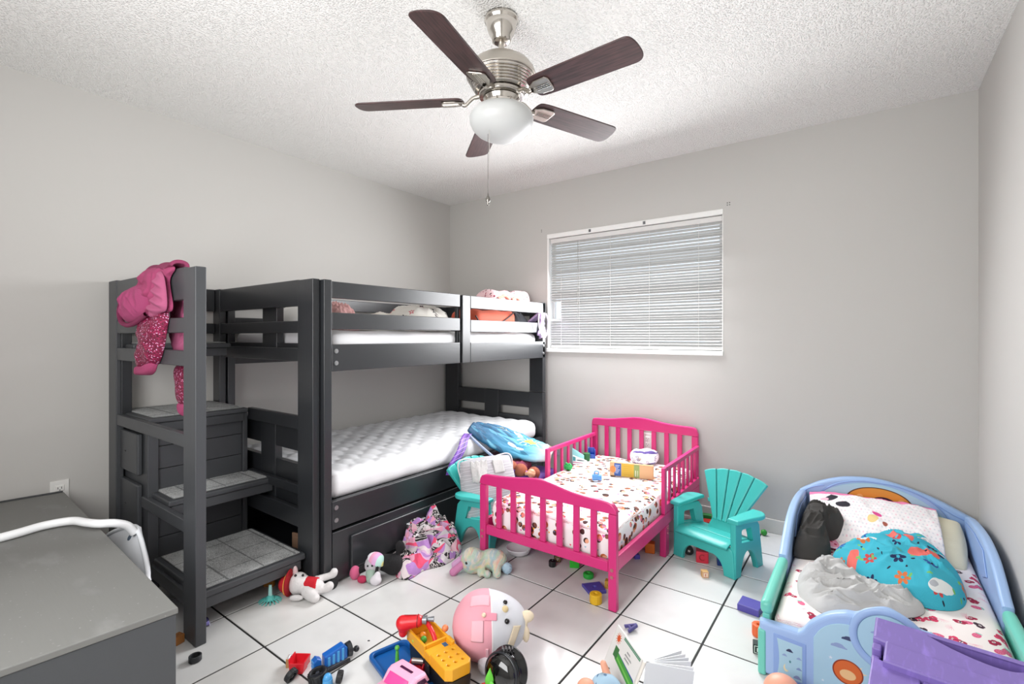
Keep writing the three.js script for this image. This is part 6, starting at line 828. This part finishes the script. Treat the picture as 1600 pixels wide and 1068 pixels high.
// on the pink bed
{
  const Y0 = 0.336;
  const fr = thing('green_frog', 'small bumpy green toy at the left edge of the pink bed', 'toy', [1.612, Y0, 0.585]); P(fr, 'body', field((x, y, z) => dE(x, y, z, [0, 0.02, 0], [0.028, 0.021, 0.024]) + 0.003 * noise(x * 70, y * 70, z * 70), [-0.04, -0.003, -0.035], [0.04, 0.05, 0.035], 0.003), plastic('#1fa04e', 0.3)); P(fr, 'knob', [sph(0.008, 0.012, 0.04, 0.004, 12), sph(0.008, -0.012, 0.04, 0.004, 12)], plastic('#27b35c', 0.3));
  const cup = thing('toy_cup', 'light blue toy cup lying on the pink bed', 'toy', [1.868, Y0 + 0.021, 0.69], 0.5); P(cup, 'body', [lathe([[0.0001, -0.028], [0.018, -0.028], [0.021, 0.028], [0.018, 0.028], [0.0155, -0.022], [0.0001, -0.022]], 28).rotateZ(Math.PI / 2)], plastic('#5e9fdc', 0.35)); P(cup, 'handle', tube([[0.012, 0.02, 0.0], [0.008, 0.034, 0.0], [-0.012, 0.034, 0.0], [-0.014, 0.019, 0.0]], 0.004, 20, 8), plastic('#5e9fdc', 0.35));
  const bxT = canvasTex(512, 160, (c) => { c.fillStyle = '#d9b183'; c.fillRect(0, 0, 512, 160); c.fillStyle = '#3e62a6'; c.fillRect(50, 0, 85, 160); c.fillStyle = '#d98a4a'; c.beginPath(); c.ellipse(34, 80, 38, 44, 0, 0, 7); c.fill(); c.fillStyle = '#e4e9f2'; for (let i = 0; i < 6; i++) c.fillRect(62, 24 + i * 19, 56 - (i % 3) * 10, 5); c.fillStyle = '#d3ae3e'; c.fillRect(138, 0, 150, 160); c.fillStyle = '#b9922c'; for (let i = 0; i < 5; i++) c.fillRect(160, 30 + i * 24, 100, 3); c.fillStyle = '#93a866'; c.fillRect(288, 0, 66, 160); c.fillStyle = '#e8e6d2'; c.fillRect(304, 70, 8, 74); c.fillRect(330, 70, 5, 74); }, 1, 1);
  const cb = thing('cardboard_strip', 'long tan cardboard strip printed blue, yellow and green standing on the pink bed', 'cardboard', [2.008, Y0, 0.498], 0.245), face = prep(new THREE.BoxGeometry(0.258, 0.078, 0.001)).translate(0, 0.042, 0.0125);
  P(cb, 'strip', new RoundedBoxGeometry(0.264, 0.084, 0.024, 2, 0.002).translate(0, 0.042, 0), mm('#cfa478', 0.8)); P(cb, 'printed_face', face, mm('#ffffff', 0.7, 0, { map: bxT }));
  const pch = canvasTex(256, 256, (c) => { c.fillStyle = '#eceaf0'; c.fillRect(0, 0, 256, 256); const R = rnd2(4); for (let i = 0; i < 26; i++) { c.strokeStyle = ['#4a3f78', '#8f7f9a', '#b9a66a', '#3a3550'][i % 4]; c.lineWidth = 4; c.beginPath(); c.ellipse(R() * 256, R() * 256, 14, 9, R() * 6, 0, 7); c.stroke(); } c.fillStyle = '#56458a'; c.fillRect(0, 180, 256, 26); }, 0.16, 0.16);
  one('printed_pouch', 'white pouch with purple print at the headboard of the pink bed', 'pouch', soft(0.19, 0.1, 0.12, 0.05, [20, 12, 16], (v) => { v.y += 0.008 * noise(v.x * 14, v.z * 14, 2); }).translate(0, 0.05, 0), mm('#ffffff', 0.8, 0, { map: pch }), [1.955, Y0, 0.145], 0.3);
  const pz = thing('teal_puzzle_cards', 'folded teal printed card leaning in the left corner of the pink bed', 'card', [1.60, Y0, 0.42], 0.5); P(pz, 'card', [sheet((u, v) => [mix(-0.045, 0.035, u), 0.004 + 0.095 * v * (1 - 0.5 * u), -0.02 + 0.01 * u - 0.03 * v], 6, 6, 0.003)], mm('#8fd0d2', 0.5)); P(pz, 'card', [sheet((u, v) => [mix(-0.04, 0.055, u), 0.004 + 0.06 * v * (1 - 0.6 * u), 0.02 - 0.012 * v], 6, 6, 0.003)], mm('#ffffff', 0.5, 0, { map: canvasTex(128, 128, (c) => { c.fillStyle = '#d3e2e2'; c.fillRect(0, 0, 128, 128); c.fillStyle = '#24303c'; c.beginPath(); c.ellipse(70, 50, 40, 9, -0.3, 0, 7); c.fill(); c.fillStyle = '#b06a8a'; c.fillRect(0, 92, 90, 14); c.fillStyle = '#3a8f96'; c.fillRect(0, 20, 24, 60); }, 1, 1) }));
  block('dark green toy block in the back left corner of the pink bed', [1.592, Y0, 0.29], 0.4, 0.045, 0.05, 0.04, '#1d6a35');
  const bb = thing('open_toy_box', 'open blue toy box in the back left corner of the pink bed', 'toy', [1.592, Y0, 0.215], 0.5), bm = plastic('#2a58b8', 0.3); P(bb, 'shell', [bx(-0.026, 0.026, 0, 0.006, -0.024, 0.024, 0.002), bx(-0.026, -0.02, 0.006, 0.075, -0.024, 0.024, 0.002), bx(0.02, 0.026, 0.006, 0.06, -0.024, 0.024, 0.002), bx(-0.02, 0.02, 0.006, 0.07, -0.024, -0.018, 0.002), bx(-0.02, 0.02, 0.006, 0.03, 0.018, 0.024, 0.002)], bm);
}
scene.traverse((o) => { if (o.isMesh) { o.castShadow = true; o.receiveShadow = true; } });
renderer.render(scene, camera);
